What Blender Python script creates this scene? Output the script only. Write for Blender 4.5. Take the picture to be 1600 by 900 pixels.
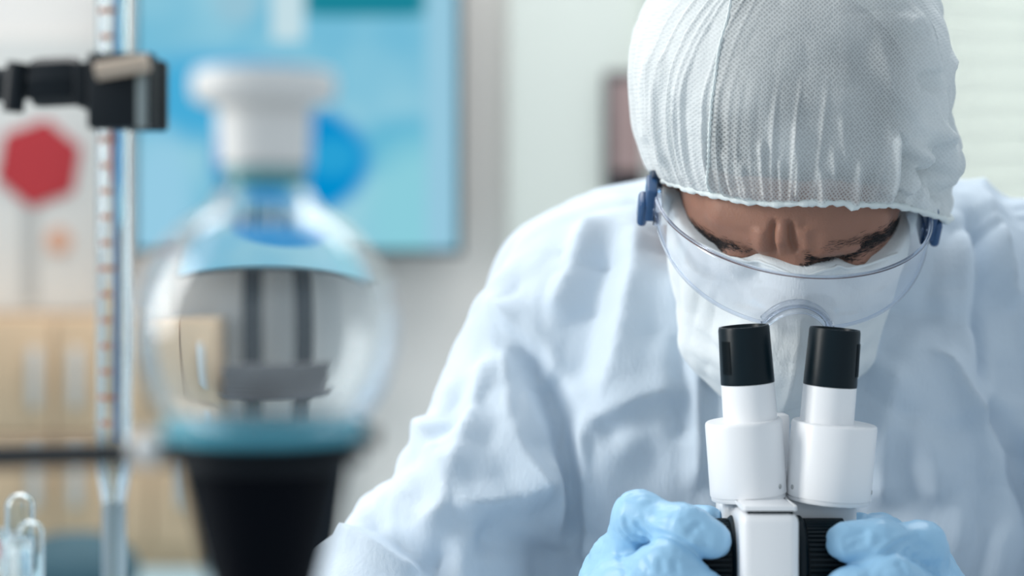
import bpy, bmesh, math, random
import numpy as np
from mathutils import Vector, Matrix

for o in list(bpy.data.objects): bpy.data.objects.remove(o, do_unlink=True)
scene = bpy.context.scene
COL = scene.collection
random.seed(4); RNG = np.random.default_rng(7)

# ------------------------------------------------------------------ camera, world, light
CAMZ = 1.2
LENS = 70.0
K = 36.0 / LENS / 1600.0
cam_d = bpy.data.cameras.new('camera'); cam = bpy.data.objects.new('camera', cam_d); COL.objects.link(cam)
cam.location = (0, 0, CAMZ); cam.rotation_euler = (math.pi/2, 0, 0)
cam_d.lens = LENS; cam_d.sensor_width = 36; cam_d.clip_start = 0.05; cam_d.clip_end = 60
cam_d.dof.use_dof = True; cam_d.dof.focus_distance = 1.25; cam_d.dof.aperture_fstop = 2.5
scene.camera = cam

world = bpy.data.worlds.new('world'); scene.world = world; world.use_nodes = True
world.node_tree.nodes['Background'].inputs[0].default_value = (0.80, 0.91, 1.0, 1)
world.node_tree.nodes['Background'].inputs[1].default_value = 0.64

def area(name, loc, target, sx, sy, power, color=(1, 1, 1)):
    l = bpy.data.lights.new(name, 'AREA'); l.shape = 'RECTANGLE'; l.size = sx; l.size_y = sy
    l.energy = power; l.color = color
    o = bpy.data.objects.new(name, l); COL.objects.link(o); o.location = loc
    o.rotation_euler = (Vector(target) - Vector(loc)).to_track_quat('-Z', 'Y').to_euler()
    return o
area('window_light', (-1.55, 0.85, 1.75), (0.15, 1.4, 1.15), 0.40, 1.3, 8.0, (1.0, 0.98, 0.94)).data.spread = math.radians(95)
area('back_wall_fill', (0.0, 2.45, 2.75), (0.0, 2.75, 0), 2.6, 0.9, 36, (1.0, 0.975, 0.94))  # unseen overhead lamp, added to brighten the back walls
area('ceiling_light_bench', (0.2, 1.75, 2.7), (0.2, 1.5, 0), 1.2, 0.6, 6, (0.96, 0.98, 1.0))

vs = scene.view_settings
vs.view_transform = 'Standard'; vs.look = 'None'; vs.gamma = 1.0; vs.use_curve_mapping = False
vs.exposure = 0.0

# ------------------------------------------------------------------ helpers
def W(px, py, d):
    return np.array([(px-800)*K*d, d, CAMZ-(py-450)*K*d])

def s2l(*c):
    out = []
    for v in c:
        v /= 255.0
        out.append(v/12.92 if v <= 0.04045 else ((v+0.055)/1.055)**2.4)
    return tuple(out) + (1.0,)

MATS = {}
def mat(name, color, rough=0.5, metal=0.0, spec=0.5, noise=0.0, nscale=20.0, bump=0.0, bscale=200.0, sss=0.0, sheen=0.0, coat=0.0):
    m = bpy.data.materials.new(name); m.use_nodes = True
    nt = m.node_tree; b = nt.nodes['Principled BSDF']
    b.inputs['Base Color'].default_value = color
    b.inputs['Roughness'].default_value = rough; b.inputs['Metallic'].default_value = metal
    b.inputs['Specular IOR Level'].default_value = spec
    if sss: b.inputs['Subsurface Weight'].default_value = sss; b.inputs['Subsurface Radius'].default_value = (0.01, 0.004, 0.002); b.inputs['Subsurface Scale'].default_value = 0.6
    if sheen: b.inputs['Sheen Weight'].default_value = sheen
    if coat: b.inputs['Coat Weight'].default_value = coat
    tc = nt.nodes.new('ShaderNodeTexCoord')
    if noise:
        n = nt.nodes.new('ShaderNodeTexNoise'); n.inputs['Scale'].default_value = nscale; n.inputs['Detail'].default_value = 4
        nt.links.new(tc.outputs['Object'], n.inputs['Vector'])
        mx = nt.nodes.new('ShaderNodeMix'); mx.data_type = 'RGBA'
        c2 = tuple(max(0, v*(1-noise)) for v in color[:3]) + (1,)
        c1 = tuple(min(1, v*(1+noise*0.6)) for v in color[:3]) + (1,)
        mx.inputs[6].default_value = c2; mx.inputs[7].default_value = c1
        nt.links.new(n.outputs['Fac'], mx.inputs[0]); nt.links.new(mx.outputs[2], b.inputs['Base Color'])
    if bump:
        n2 = nt.nodes.new('ShaderNodeTexNoise'); n2.inputs['Scale'].default_value = bscale; n2.inputs['Detail'].default_value = 3
        nt.links.new(tc.outputs['Object'], n2.inputs['Vector'])
        bp = nt.nodes.new('ShaderNodeBump'); bp.inputs['Strength'].default_value = bump; bp.inputs['Distance'].default_value = 0.001
        nt.links.new(n2.outputs['Fac'], bp.inputs['Height']); nt.links.new(bp.outputs['Normal'], b.inputs['Normal'])
    MATS[name] = m
    return m

def glass(name, tint=(1, 1, 1, 1), rough=0.0, ior=1.47):
    m = bpy.data.materials.new(name); m.use_nodes = True; nt = m.node_tree
    for n in list(nt.nodes): nt.nodes.remove(n)
    o = nt.nodes.new('ShaderNodeOutputMaterial'); g = nt.nodes.new('ShaderNodeBsdfGlass')
    g.inputs['Color'].default_value = tint; g.inputs['Roughness'].default_value = rough; g.inputs['IOR'].default_value = ior
    nt.links.new(g.outputs[0], o.inputs[0]); MATS[name] = m; return m

def thin_clear(name, tint=(0.96, 0.98, 1, 1), ior=1.5, haze=0.03, gloss_col=(1, 1, 1, 1), rough=0.04):
    """thin clear plastic: see-through, fresnel reflection, a trace of milky haze"""
    m = bpy.data.materials.new(name); m.use_nodes = True; nt = m.node_tree
    for n in list(nt.nodes): nt.nodes.remove(n)
    o = nt.nodes.new('ShaderNodeOutputMaterial')
    t = nt.nodes.new('ShaderNodeBsdfTransparent'); t.inputs[0].default_value = tint
    d = nt.nodes.new('ShaderNodeBsdfDiffuse'); d.inputs[0].default_value = s2l(225, 232, 245)
    g = nt.nodes.new('ShaderNodeBsdfGlossy'); g.inputs[0].default_value = gloss_col; g.inputs['Roughness'].default_value = rough
    lw = nt.nodes.new('ShaderNodeLayerWeight'); lw.inputs[0].default_value = 0.5
    f0 = nt.nodes.new('ShaderNodeMath'); f0.operation = 'POWER'; f0.inputs[1].default_value = 3.5
    nt.links.new(lw.outputs['Facing'], f0.inputs[0])
    f = nt.nodes.new('ShaderNodeMath'); f.operation = 'MULTIPLY_ADD'; f.inputs[1].default_value = 0.55; f.inputs[2].default_value = 0.035
    nt.links.new(f0.outputs[0], f.inputs[0])
    m0 = nt.nodes.new('ShaderNodeMixShader'); m0.inputs[0].default_value = haze
    m1 = nt.nodes.new('ShaderNodeMixShader')
    nt.links.new(t.outputs[0], m0.inputs[1]); nt.links.new(d.outputs[0], m0.inputs[2])
    nt.links.new(f.outputs[0], m1.inputs[0]); nt.links.new(m0.outputs[0], m1.inputs[1]); nt.links.new(g.outputs[0], m1.inputs[2])
    nt.links.new(m1.outputs[0], o.inputs[0]); MATS[name] = m; return m

def emis(name, color, strength):
    m = bpy.data.materials.new(name); m.use_nodes = True; nt = m.node_tree
    b = nt.nodes['Principled BSDF']; b.inputs['Base Color'].default_value = color
    b.inputs['Emission Color'].default_value = color; b.inputs['Emission Strength'].default_value = strength
    MATS[name] = m; return m

def link(o, parent=None):
    COL.objects.link(o)
    if parent is not None:
        o.parent = parent
        if parent.type == 'EMPTY': o.matrix_parent_inverse = Matrix.Translation(-parent.location)
    return o

def tag(o, label=None, cat=None, group=None, kind=None):
    if label: o['label'] = label
    if cat: o['category'] = cat
    if group: o['group'] = group
    if kind: o['kind'] = kind
    return o

def thing(name, loc, label, cat, group=None):
    o = bpy.data.objects.new(name, None); o.empty_display_size = 0.05
    o.location = Vector([float(v) for v in loc]); COL.objects.link(o)
    return tag(o, label, cat, group)

def mesh(name, V, F, m, parent=None, smooth=True):
    me = bpy.data.meshes.new(name)
    V = np.asarray(V, dtype=np.float32)
    if isinstance(F, np.ndarray):
        n, c = F.shape
        me.vertices.add(len(V)); me.vertices.foreach_set('co', V.ravel())
        me.loops.add(n*c); me.loops.foreach_set('vertex_index', F.astype(np.int32).ravel())
        me.polygons.add(n); me.polygons.foreach_set('loop_start', np.arange(n, dtype=np.int32)*c)
        me.polygons.foreach_set('loop_total', np.full(n, c, dtype=np.int32))
        me.update(calc_edges=True)
    else:
        me.from_pydata([tuple(map(float, v)) for v in V], [], F); me.update()
    if smooth: me.polygons.foreach_set('use_smooth', np.ones(len(me.polygons), dtype=bool))
    o = bpy.data.objects.new(name, me)
    if m: me.materials.append(MATS[m] if isinstance(m, str) else m)
    return link(o, parent)

def from_bm(name, bm, m, parent=None, smooth=False, angle=None):
    bmesh.ops.recalc_face_normals(bm, faces=bm.faces)
    me = bpy.data.meshes.new(name); bm.to_mesh(me); bm.free()
    if smooth:
        me.polygons.foreach_set('use_smooth', np.ones(len(me.polygons), dtype=bool))
        if angle: me.set_sharp_from_angle(angle=math.radians(angle))
    o = bpy.data.objects.new(name, me); me.materials.append(MATS[m] if isinstance(m, str) else m)
    return link(o, parent)

def box(name, lo, hi, m, parent=None, bevel=0.0, seg=2, M=None):
    bm = bmesh.new(); bmesh.ops.create_cube(bm, size=1)
    lo = np.array(lo, float); hi = np.array(hi, float)
    for v in bm.verts:
        v.co = Vector([(lo[i]+hi[i])/2 + v.co[i]*(hi[i]-lo[i]) for i in range(3)])
    if bevel: bmesh.ops.bevel(bm, geom=bm.edges[:], offset=bevel, segments=seg, affect='EDGES', profile=0.5)
    if M is not None: bm.transform(M)
    return from_bm(name, bm, m, parent, smooth=bool(bevel), angle=40)

def axis_matrix(base, axis):
    """matrix mapping local z to axis, origin to base"""
    z = Vector(axis).normalized(); h = Vector((0, -1, 0)) if abs(z.y) < 0.9 else Vector((1, 0, 0))
    x = h.cross(z).normalized(); y = z.cross(x)
    M = Matrix((x, y, z)).transposed().to_4x4(); M.translation = Vector([float(v) for v in base]); return M

def lathe(name, prof, m, parent=None, n=48, M=None, sx=1.0, sy=1.0, angle=35, closed=False):
    """prof = [(r,z)...]; revolve around z"""
    bm = bmesh.new(); rings = []
    for r, z in prof:
        if r < 1e-6: rings.append([bm.verts.new((0, 0, z))])
        else: rings.append([bm.verts.new((r*sx*math.cos(2*math.pi*i/n), r*sy*math.sin(2*math.pi*i/n), z)) for i in range(n)])
    pairs = list(zip(rings[:-1], rings[1:]))
    if closed: pairs.append((rings[-1], rings[0]))
    for a, b in pairs:
        for i in range(n):
            j = (i+1) % n
            f = []
            for q in ((a[i % len(a)]), (a[j % len(a)]), (b[j % len(b)]), (b[i % len(b)])):
                if q not in f: f.append(q)
            if len(f) >= 3:
                try: bm.faces.new(f)
                except ValueError: pass
    if M is not None: bm.transform(M)
    return from_bm(name, bm, m, parent, smooth=True, angle=angle)

def tube(name, pts, r, m, parent=None, n=12, cap=True, closed=False):
    P = [Vector([float(c) for c in p]) for p in pts]; N = len(P)
    R = r if hasattr(r, '__len__') else [r]*N
    bm = bmesh.new(); rings = []; up = None
    for i, p in enumerate(P):
        if closed: t = (P[(i+1) % N]-P[i-1]).normalized()
        else: t = (P[min(i+1, N-1)]-P[max(i-1, 0)]).normalized()
        if up is None:
            up = Vector((0, 0, 1)) if abs(t.z) < 0.9 else Vector((0, 1, 0))
        up = (up - t*up.dot(t)).normalized(); s = t.cross(up)
        rings.append([bm.verts.new(p + (up*math.cos(2*math.pi*k/n) + s*math.sin(2*math.pi*k/n))*R[i]) for k in range(n)])
    prs = list(zip(rings[:-1], rings[1:]))
    if closed: prs.append((rings[-1], rings[0]))
    for a, b in prs:
        for k in range(n): bm.faces.new((a[k], a[(k+1) % n], b[(k+1) % n], b[k]))
    if cap and not closed: bm.faces.new(rings[0][::-1]); bm.faces.new(rings[-1])
    return from_bm(name, bm, m, parent, smooth=True, angle=50)

# ------------------------------------------------------------------ noise, distance fields, surface nets
_perm = RNG.permutation(4096).astype(np.int64); _val = RNG.random(4096).astype(np.float32)*2-1
def vnoise(P, scale, seed=0):
    Q = np.asarray(P, dtype=np.float32)*scale + 137.3 + seed*17.17
    I = np.floor(Q).astype(np.int64); f = Q-I; f = f*f*f*(f*(f*6-15)+10)
    def h(dx, dy, dz):
        return _val[_perm[(_perm[(_perm[(I[:, 0]+dx) & 4095]+I[:, 1]+dy) & 4095]+I[:, 2]+dz) & 4095]]
    x = f[:, 0]; y = f[:, 1]; z = f[:, 2]
    a = h(0,0,0)*(1-x)+h(1,0,0)*x; b = h(0,1,0)*(1-x)+h(1,1,0)*x
    c = h(0,0,1)*(1-x)+h(1,0,1)*x; d = h(0,1,1)*(1-x)+h(1,1,1)*x
    return (a*(1-y)+b*y)*(1-z) + (c*(1-y)+d*y)*z

def smin(a, b, k):
    h = np.maximum(k-np.abs(a-b), 0)/k
    return np.minimum(a, b) - h*h*k*0.25
def smax(a, b, k): return -smin(-a, -b, k)
def cone(P, a, b, ra, rb):
    a = np.asarray(a, np.float32); b = np.asarray(b, np.float32)
    ab = b-a; t = np.clip(((P-a)@ab)/max(ab@ab, 1e-9), 0, 1)
    return np.linalg.norm(P-a-t[:, None]*ab, axis=1) - (ra+(rb-ra)*t)
def ell(P, c, r):
    q = (P-np.asarray(c, np.float32)); r = np.asarray(r, np.float32)
    k0 = np.linalg.norm(q/r, axis=1); k1 = np.linalg.norm(q/(r*r), axis=1)
    return k0*(k0-1)/np.maximum(k1, 1e-6)
def sstep(a, b, x):
    t = np.clip((x-a)/(b-a), 0, 1); return t*t*(3-2*t)

def nets(sdf, lo, hi, h):
    lo = np.asarray(lo, np.float32); hi = np.asarray(hi, np.float32)
    q = 4; nc = np.ceil((hi-lo)/(h*q)).astype(int)+1
    g = [lo[i]+np.arange(nc[i])*h*q + h*(q-1)/2 for i in range(3)]
    X = np.stack(np.meshgrid(*g, indexing='ij'), -1).reshape(-1, 3).astype(np.float32)
    C = sdf(X).reshape(nc)
    F = C.repeat(q, 0).repeat(q, 1).repeat(q, 2)
    idx = np.argwhere(np.abs(F) < h*q*1.6)
    F[idx[:, 0], idx[:, 1], idx[:, 2]] = sdf((lo+idx*h).astype(np.float32))
    S = F < 0
    cnt = sum(S[i:F.shape[0]-1+i, j:F.shape[1]-1+j, k:F.shape[2]-1+k].astype(np.int8) for i in (0,1) for j in (0,1) for k in (0,1))
    act = (cnt > 0) & (cnt < 8)
    cells = np.argwhere(act); M = len(cells)
    vid = np.full(act.shape, -1, np.int64); vid[act] = np.arange(M)
    corners = [(i, j, k) for i in (0,1) for j in (0,1) for k in (0,1)]
    fv = {c: F[cells[:, 0]+c[0], cells[:, 1]+c[1], cells[:, 2]+c[2]] for c in corners}
    acc = np.zeros((M, 3)); n = np.zeros(M)
    for c in corners:
        for ax in range(3):
            if c[ax] == 0:
                e = list(c); e[ax] = 1; e = tuple(e)
                a, b = fv[c], fv[e]; cr = (a < 0) != (b < 0)
                t = np.where(cr, a/np.where(cr, a-b, 1), 0)
                p = np.tile(np.array(c, float), (M, 1)); p[:, ax] += t
                acc += p*cr[:, None]; n += cr
    V = lo + (cells + acc/n[:, None])*h
    faces = []
    for ax in range(3):
        sl0 = [slice(None)]*3; sl1 = [slice(None)]*3
        sl0[ax] = slice(0, -1); sl1[ax] = slice(1, None)
        e = np.argwhere(S[tuple(sl0)] != S[tuple(sl1)])
        b, c = (ax+1) % 3, (ax+2) % 3
        e = e[(e[:, b] > 0) & (e[:, c] > 0) & (e[:, b] < act.shape[b]) & (e[:, c] < act.shape[c])]
        def cell(db, dc):
            k = e.copy(); k[:, b] -= db; k[:, c] -= dc; return vid[k[:, 0], k[:, 1], k[:, 2]]
        quad = np.stack([cell(1, 1), cell(0, 1), cell(0, 0), cell(1, 0)], 1)
        ins = S[e[:, 0], e[:, 1], e[:, 2]]
        quad[~ins] = quad[~ins][:, ::-1]
        faces.append(quad)
    Fc = np.concatenate(faces); Fc = Fc[(Fc >= 0).all(1)]
    return V.astype(np.float32), Fc

def sgrad(sdf, P, e=0.0008):
    g = np.zeros_like(P)
    for k in ((1,-1,-1), (-1,-1,1), (-1,1,-1), (1,1,1)):
        k = np.array(k, np.float32); g += k*sdf(P+k*e)[:, None]
    return g/(4*e)
def project(sdf, P, it=2):
    P = P.astype(np.float32)
    for _ in range(it):
        g = sgrad(sdf, P); P = P - (sdf(P)/np.maximum((g*g).sum(1), 0.05))[:, None]*g
    return P
def vnormals(V, F):
    a = V[F[:, 1]]-V[F[:, 0]]; b = V[F[:, 2]]-V[F[:, 0]]
    fn = np.cross(a, b); N = np.zeros_like(V)
    for i in range(F.shape[1]): np.add.at(N, F[:, i], fn)
    return N/np.maximum(np.linalg.norm(N, axis=1), 1e-9)[:, None]
def trace(sdf, pix, t0=0.9, t1=1.9):
    """the point of a surface that is seen at each photo pixel"""
    pix = np.asarray(pix, float)
    D = np.stack([(pix[:, 0]-800)*K, np.ones(len(pix)), -(pix[:, 1]-450)*K], 1)
    O = np.array([0, 0, CAMZ]); t = np.full(len(pix), t0)
    for _ in range(70): t = np.minimum(t + sdf((O+D*t[:, None]).astype(np.float32))*0.75, t1)
    return O+D*t[:, None], t
def smooth_line(pts, n):
    pts = np.asarray(pts, float); d = np.r_[0, np.cumsum(np.linalg.norm(np.diff(pts[:, :2], axis=0), axis=1))]
    s = np.linspace(0, d[-1], n); out = np.stack([np.interp(s, d, pts[:, i]) for i in range(pts.shape[1])], 1)
    for _ in range(max(1, n//8)):
        out[1:-1] = (out[:-2]+2*out[1:-1]+out[2:])/4
    return out
def poly_dist(P, L):
    """distance to polyline L, position along it 0..1, and the side vector"""
    best = np.full(len(P), 9e9, np.float32); tt = np.zeros(len(P), np.float32); near = np.zeros((len(P), 3), np.float32)
    n = len(L)-1
    for i in range(n):
        a = L[i].astype(np.float32); ab = (L[i+1]-L[i]).astype(np.float32)
        t = np.clip(((P-a)@ab)/max(ab@ab, 1e-12), 0, 1); c = a+t[:, None]*ab
        d = np.linalg.norm(P-c, axis=1); m = d < best
        best[m] = d[m]; tt[m] = (i+t[m])/n; near[m] = c[m]
    return best, tt, near

# ------------------------------------------------------------------ materials
mat('wall_greige', s2l(240, 236, 231), 0.9, noise=0.05, nscale=3)
mat('wall_white', s2l(213, 220, 214), 0.9, noise=0.02, nscale=2)
mat('floor_grey', s2l(150, 150, 150), 0.6, noise=0.1, nscale=4)
mat('bench_white', s2l(200, 208, 214), 0.35, noise=0.03, nscale=6)
mat('bench_leg', s2l(120, 125, 130), 0.5)
mat('beige_wood', s2l(216, 186, 152), 0.6, noise=0.12, nscale=5)
mat('handle_pale', s2l(205, 205, 202), 0.4)
mat('poster_paper', s2l(226, 226, 222), 0.8, noise=0.02, nscale=5)
mat('poster_red', s2l(190, 52, 60), 0.7, noise=0.1, nscale=12)
mat('poster_pink', s2l(226, 178, 152), 0.7, noise=0.06, nscale=12)
mat('poster_grey', s2l(190, 192, 190), 0.7, noise=0.06, nscale=12)
mat('bezel_black', s2l(24, 46, 58), 0.35)
mat('stand_black', s2l(10, 24, 32), 0.6, spec=0.1, bump=0.1)
mat('frame_dark', s2l(70, 68, 72), 0.5)
mat('picture_mauve', s2l(160, 138, 136), 0.8, noise=0.2, nscale=9)

mat('desk_blue', s2l(168, 196, 206), 0.5, noise=0.05, nscale=4)
mat('bag_teal', s2l(66, 98, 110), 0.8, noise=0.3, nscale=20)
mat('paper_grey', s2l(92, 90, 92), 0.8, noise=0.2, nscale=30)
mat('scope_white', s2l(242, 243, 245), 0.32, bump=0.03, bscale=900)
mat('scope_black', s2l(2, 22, 30), 0.36, spec=0.22, bump=0.04, bscale=900)
mat('knob_black', s2l(6, 24, 32), 0.42, spec=0.25)
mat('screw_metal', s2l(190, 192, 192), 0.3, metal=0.9)
mat('skin', s2l(154, 114, 97), 0.5, noise=0.10, nscale=45, bump=0.35, bscale=700, sss=0.25, spec=0.3)
mat('hair_dark', s2l(34, 30, 30), 0.55, noise=0.3, nscale=60)
mat('brow_hair', s2l(30, 30, 34), 0.6)
mat('glove_blue', s2l(158, 203, 234), 0.36, bump=0.12, bscale=500, spec=0.4)
mat('goggle_blue', s2l(44, 80, 122), 0.3)
mat('goggle_navy', s2l(14, 40, 66), 0.3)
mat('clamp_black', s2l(8, 20, 28), 0.5, spec=0.3, bump=0.1)
mat('clamp_tab', s2l(196, 178, 160), 0.4)
mat('clamp_steel', s2l(150, 160, 160), 0.3, metal=0.6)
mat('stopper_white', s2l(244, 242, 238), 0.35)
mat('teal_ring', s2l(90, 170, 175), 0.4)
mat('navy_plastic', s2l(1, 5, 14), 0.5, spec=0.08)
mat('cyan_rim', s2l(96, 184, 206), 0.25)
mat('tick_brown', s2l(178, 120, 92), 0.7)
mat('tick_blue', s2l(120, 165, 215), 0.7)
mat('stool_grey', s2l(70, 80, 90), 0.6)
glass('flask_glass', s2l(252, 254, 255), ior=1.46)
glass('tube_glass', s2l(250, 253, 254), ior=1.47)
glass('stem_frosted', s2l(240, 244, 246), rough=0.35)
thin_clear('lens_clear', haze=0.05, tint=(0.98, 0.985, 1, 1))
glass('lens_rim', s2l(244, 247, 252), ior=1.3)
glass('nose_piece', s2l(247, 249, 252), ior=1.42)

# cloth of the gown: pale blue-white non-woven with fine diagonal fibre relief
def cloth(name, color, scale, bump, transl=0.25):
    m = bpy.data.materials.new(name); m.use_nodes = True; nt = m.node_tree
    for n in list(nt.nodes): nt.nodes.remove(n)
    o = nt.nodes.new('ShaderNodeOutputMaterial'); tc = nt.nodes.new('ShaderNodeTexCoord')
    d = nt.nodes.new('ShaderNodeBsdfDiffuse'); t = nt.nodes.new('ShaderNodeBsdfTranslucent')
    n1 = nt.nodes.new('ShaderNodeTexNoise'); n1.inputs['Scale'].default_value = 9; n1.inputs['Detail'].default_value = 5
    nt.links.new(tc.outputs['Object'], n1.inputs['Vector'])
    mx = nt.nodes.new('ShaderNodeMix'); mx.data_type = 'RGBA'
    mx.inputs[6].default_value = tuple(c*0.93 for c in color[:3])+(1,); mx.inputs[7].default_value = tuple(min(1, c*1.05) for c in color[:3])+(1,)
    nt.links.new(n1.outputs['Fac'], mx.inputs[0])
    nt.links.new(mx.outputs[2], d.inputs[0]); nt.links.new(mx.outputs[2], t.inputs[0])
    n2 = nt.nodes.new('ShaderNodeTexNoise'); n2.inputs['Scale'].default_value = scale; n2.inputs['Detail'].default_value = 3
    mp = nt.nodes.new('ShaderNodeMapping'); mp.inputs['Rotation'].default_value = (0.4, 0.7, 0.2); mp.inputs['Scale'].default_value = (1, 1, 0.35)
    nt.links.new(tc.outputs['Object'], mp.inputs['Vector']); nt.links.new(mp.outputs[0], n2.inputs['Vector'])
    bp = nt.nodes.new('ShaderNodeBump'); bp.inputs['Strength'].default_value = bump; bp.inputs['Distance'].default_value = 0.0015
    nt.links.new(n2.outputs['Fac'], bp.inputs['Height']); nt.links.new(bp.outputs[0], d.inputs['Normal'])
    s = nt.nodes.new('ShaderNodeMixShader'); s.inputs[0].default_value = transl
    nt.links.new(d.outputs[0], s.inputs[1]); nt.links.new(t.outputs[0], s.inputs[2]); nt.links.new(s.outputs[0], o.inputs[0])
    MATS[name] = m; return m
cloth('gown_cloth', s2l(214, 227, 239), 420, 0.30, 0.10)
cloth('slat_white', s2l(238, 241, 238), 50, 0.02, 0.45)
cloth('mask_cloth', s2l(236, 242, 244), 700, 0.30, 0.10)

def cap_material():
    m = bpy.data.materials.new('cap_cloth'); m.use_nodes = True; nt = m.node_tree
    for n in list(nt.nodes): nt.nodes.remove(n)
    L = nt.links.new
    o = nt.nodes.new('ShaderNodeOutputMaterial'); uv = nt.nodes.new('ShaderNodeUVMap'); uv.uv_map = 'weave'
    d = nt.nodes.new('ShaderNodeBsdfDiffuse'); d.inputs[0].default_value = s2l(228, 233, 234)
    t = nt.nodes.new('ShaderNodeBsdfTransparent')
    # staggered bond dots of the non-woven
    mp = nt.nodes.new('ShaderNodeMapping'); mp.inputs['Rotation'].default_value = (0, 0, math.radians(45))
    mp.inputs['Scale'].default_value = (420, 420, 1)
    L(uv.outputs[0], mp.inputs['Vector'])
    ck = nt.nodes.new('ShaderNodeTexVoronoi'); ck.inputs['Scale'].default_value = 1.0; ck.inputs['Randomness'].default_value = 0.22
    ck.voronoi_dimensions = '2D'
    L(mp.outputs[0], ck.inputs['Vector'])
    mr = nt.nodes.new('ShaderNodeMapRange'); mr.inputs[1].default_value = 0.12; mr.inputs[2].default_value = 0.5
    mr.inputs[3].default_value = 1.0; mr.inputs[4].default_value = 0.0
    L(ck.outputs['Distance'], mr.inputs[0])
    at = nt.nodes.new('ShaderNodeAttribute'); at.attribute_name = 'sheer'
    mu = nt.nodes.new('ShaderNodeMath'); mu.operation = 'MULTIPLY_ADD'; mu.inputs[1].default_value = 0.5; mu.inputs[2].default_value = 0.72
    L(mr.outputs[0], mu.inputs[0])
    m2 = nt.nodes.new('ShaderNodeMath'); m2.operation = 'MULTIPLY'; L(mu.outputs[0], m2.inputs[0]); L(at.outputs['Fac'], m2.inputs[1])
    bp = nt.nodes.new('ShaderNodeBump'); bp.inputs['Strength'].default_value = 0.35; bp.inputs['Distance'].default_value = 0.0008; bp.invert = True
    L(mr.outputs[0], bp.inputs['Height']); L(bp.outputs[0], d.inputs['Normal'])
    s = nt.nodes.new('ShaderNodeMixShader'); L(m2.outputs[0], s.inputs[0]); L(d.outputs[0], s.inputs[1]); L(t.outputs[0], s.inputs[2])
    L(s.outputs[0], o.inputs[0]); MATS['cap_cloth'] = m
cap_material()
cloth('cap_hem', s2l(232, 240, 240), 900, 0.3, 0.1)

def screen_material():
    """what the wall screen shows: pale blue field with soft blobs (flat print on the lit screen)"""
    m = bpy.data.materials.new('screen_image'); m.use_nodes = True; nt = m.node_tree
    for n in list(nt.nodes): nt.nodes.remove(n)
    L = nt.links.new
    o = nt.nodes.new('ShaderNodeOutputMaterial'); e = nt.nodes.new('ShaderNodeEmission'); tc = nt.nodes.new('ShaderNodeTexCoord')
    nz = nt.nodes.new('ShaderNodeTexNoise'); nz.inputs['Scale'].default_value = 2.6; nz.inputs['Detail'].default_value = 2
    L(tc.outputs['Generated'], nz.inputs['Vector'])
    base = nt.nodes.new('ShaderNodeMix'); base.data_type = 'RGBA'
    base.inputs[6].default_value = s2l(116, 188, 216); base.inputs[7].default_value = s2l(156, 208, 224)
    mr0 = nt.nodes.new('ShaderNodeMapRange'); mr0.inputs[1].default_value = 0.35; mr0.inputs[2].default_value = 0.65
    L(nz.outputs['Fac'], mr0.inputs[0]); L(mr0.outputs[0], base.inputs[0])
    cur = base.outputs[2]
    sep = nt.nodes.new('ShaderNodeSeparateXYZ'); L(tc.outputs['Generated'], sep.inputs[0])
    def blob(cx, cz, rx, rz, color, soft=0.25, square=False):
        nonlocal cur
        def ax(src, c, r):
            a = nt.nodes.new('ShaderNodeMath'); a.operation = 'SUBTRACT'; L(src, a.inputs[0]); a.inputs[1].default_value = c
            b = nt.nodes.new('ShaderNodeMath'); b.operation = 'DIVIDE'; L(a.outputs[0], b.inputs[0]); b.inputs[1].default_value = r
            p = nt.nodes.new('ShaderNodeMath'); p.operation = 'POWER'; p.inputs[1].default_value = 8 if square else 2
            ab = nt.nodes.new('ShaderNodeMath'); ab.operation = 'ABSOLUTE'; L(b.outputs[0], ab.inputs[0]); L(ab.outputs[0], p.inputs[0]); return p.outputs[0]
        s = nt.nodes.new('ShaderNodeMath'); s.operation = 'ADD'; L(ax(sep.outputs[0], cx, rx), s.inputs[0]); L(ax(sep.outputs[2], cz, rz), s.inputs[1])
        r = nt.nodes.new('ShaderNodeMapRange'); r.inputs[1].default_value = 1-soft; r.inputs[2].default_value = 1+soft; r.inputs[3].default_value = 1; r.inputs[4].default_value = 0
        L(s.outputs[0], r.inputs[0])
        mx = nt.nodes.new('ShaderNodeMix'); mx.data_type = 'RGBA'; L(r.outputs[0], mx.inputs[0]); L(cur, mx.inputs[6]); mx.inputs[7].default_value = color
        cur = mx.outputs[2]
    MATS['screen_image'] = m
    return m, blob, lambda st: (L(cur, e.inputs[0]), e.inputs.__getitem__('Strength').__setattr__('default_value', st), L(e.outputs[0], o.inputs[0]))
SCREEN, screen_blob, screen_done = screen_material()

# ------------------------------------------------------------------ the setting
def V3(*a): return W(*a)
box('floor', (-2.4, -0.6, -0.05), (2.4, 3.1, 0), 'floor_grey')['kind'] = 'structure'
wb = box('wall_back', (-2.4, 3.0, 0), (V3(794, 0, 3.0)[0], 3.1, 2.8), 'wall_greige'); wb['kind'] = 'structure'
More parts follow.
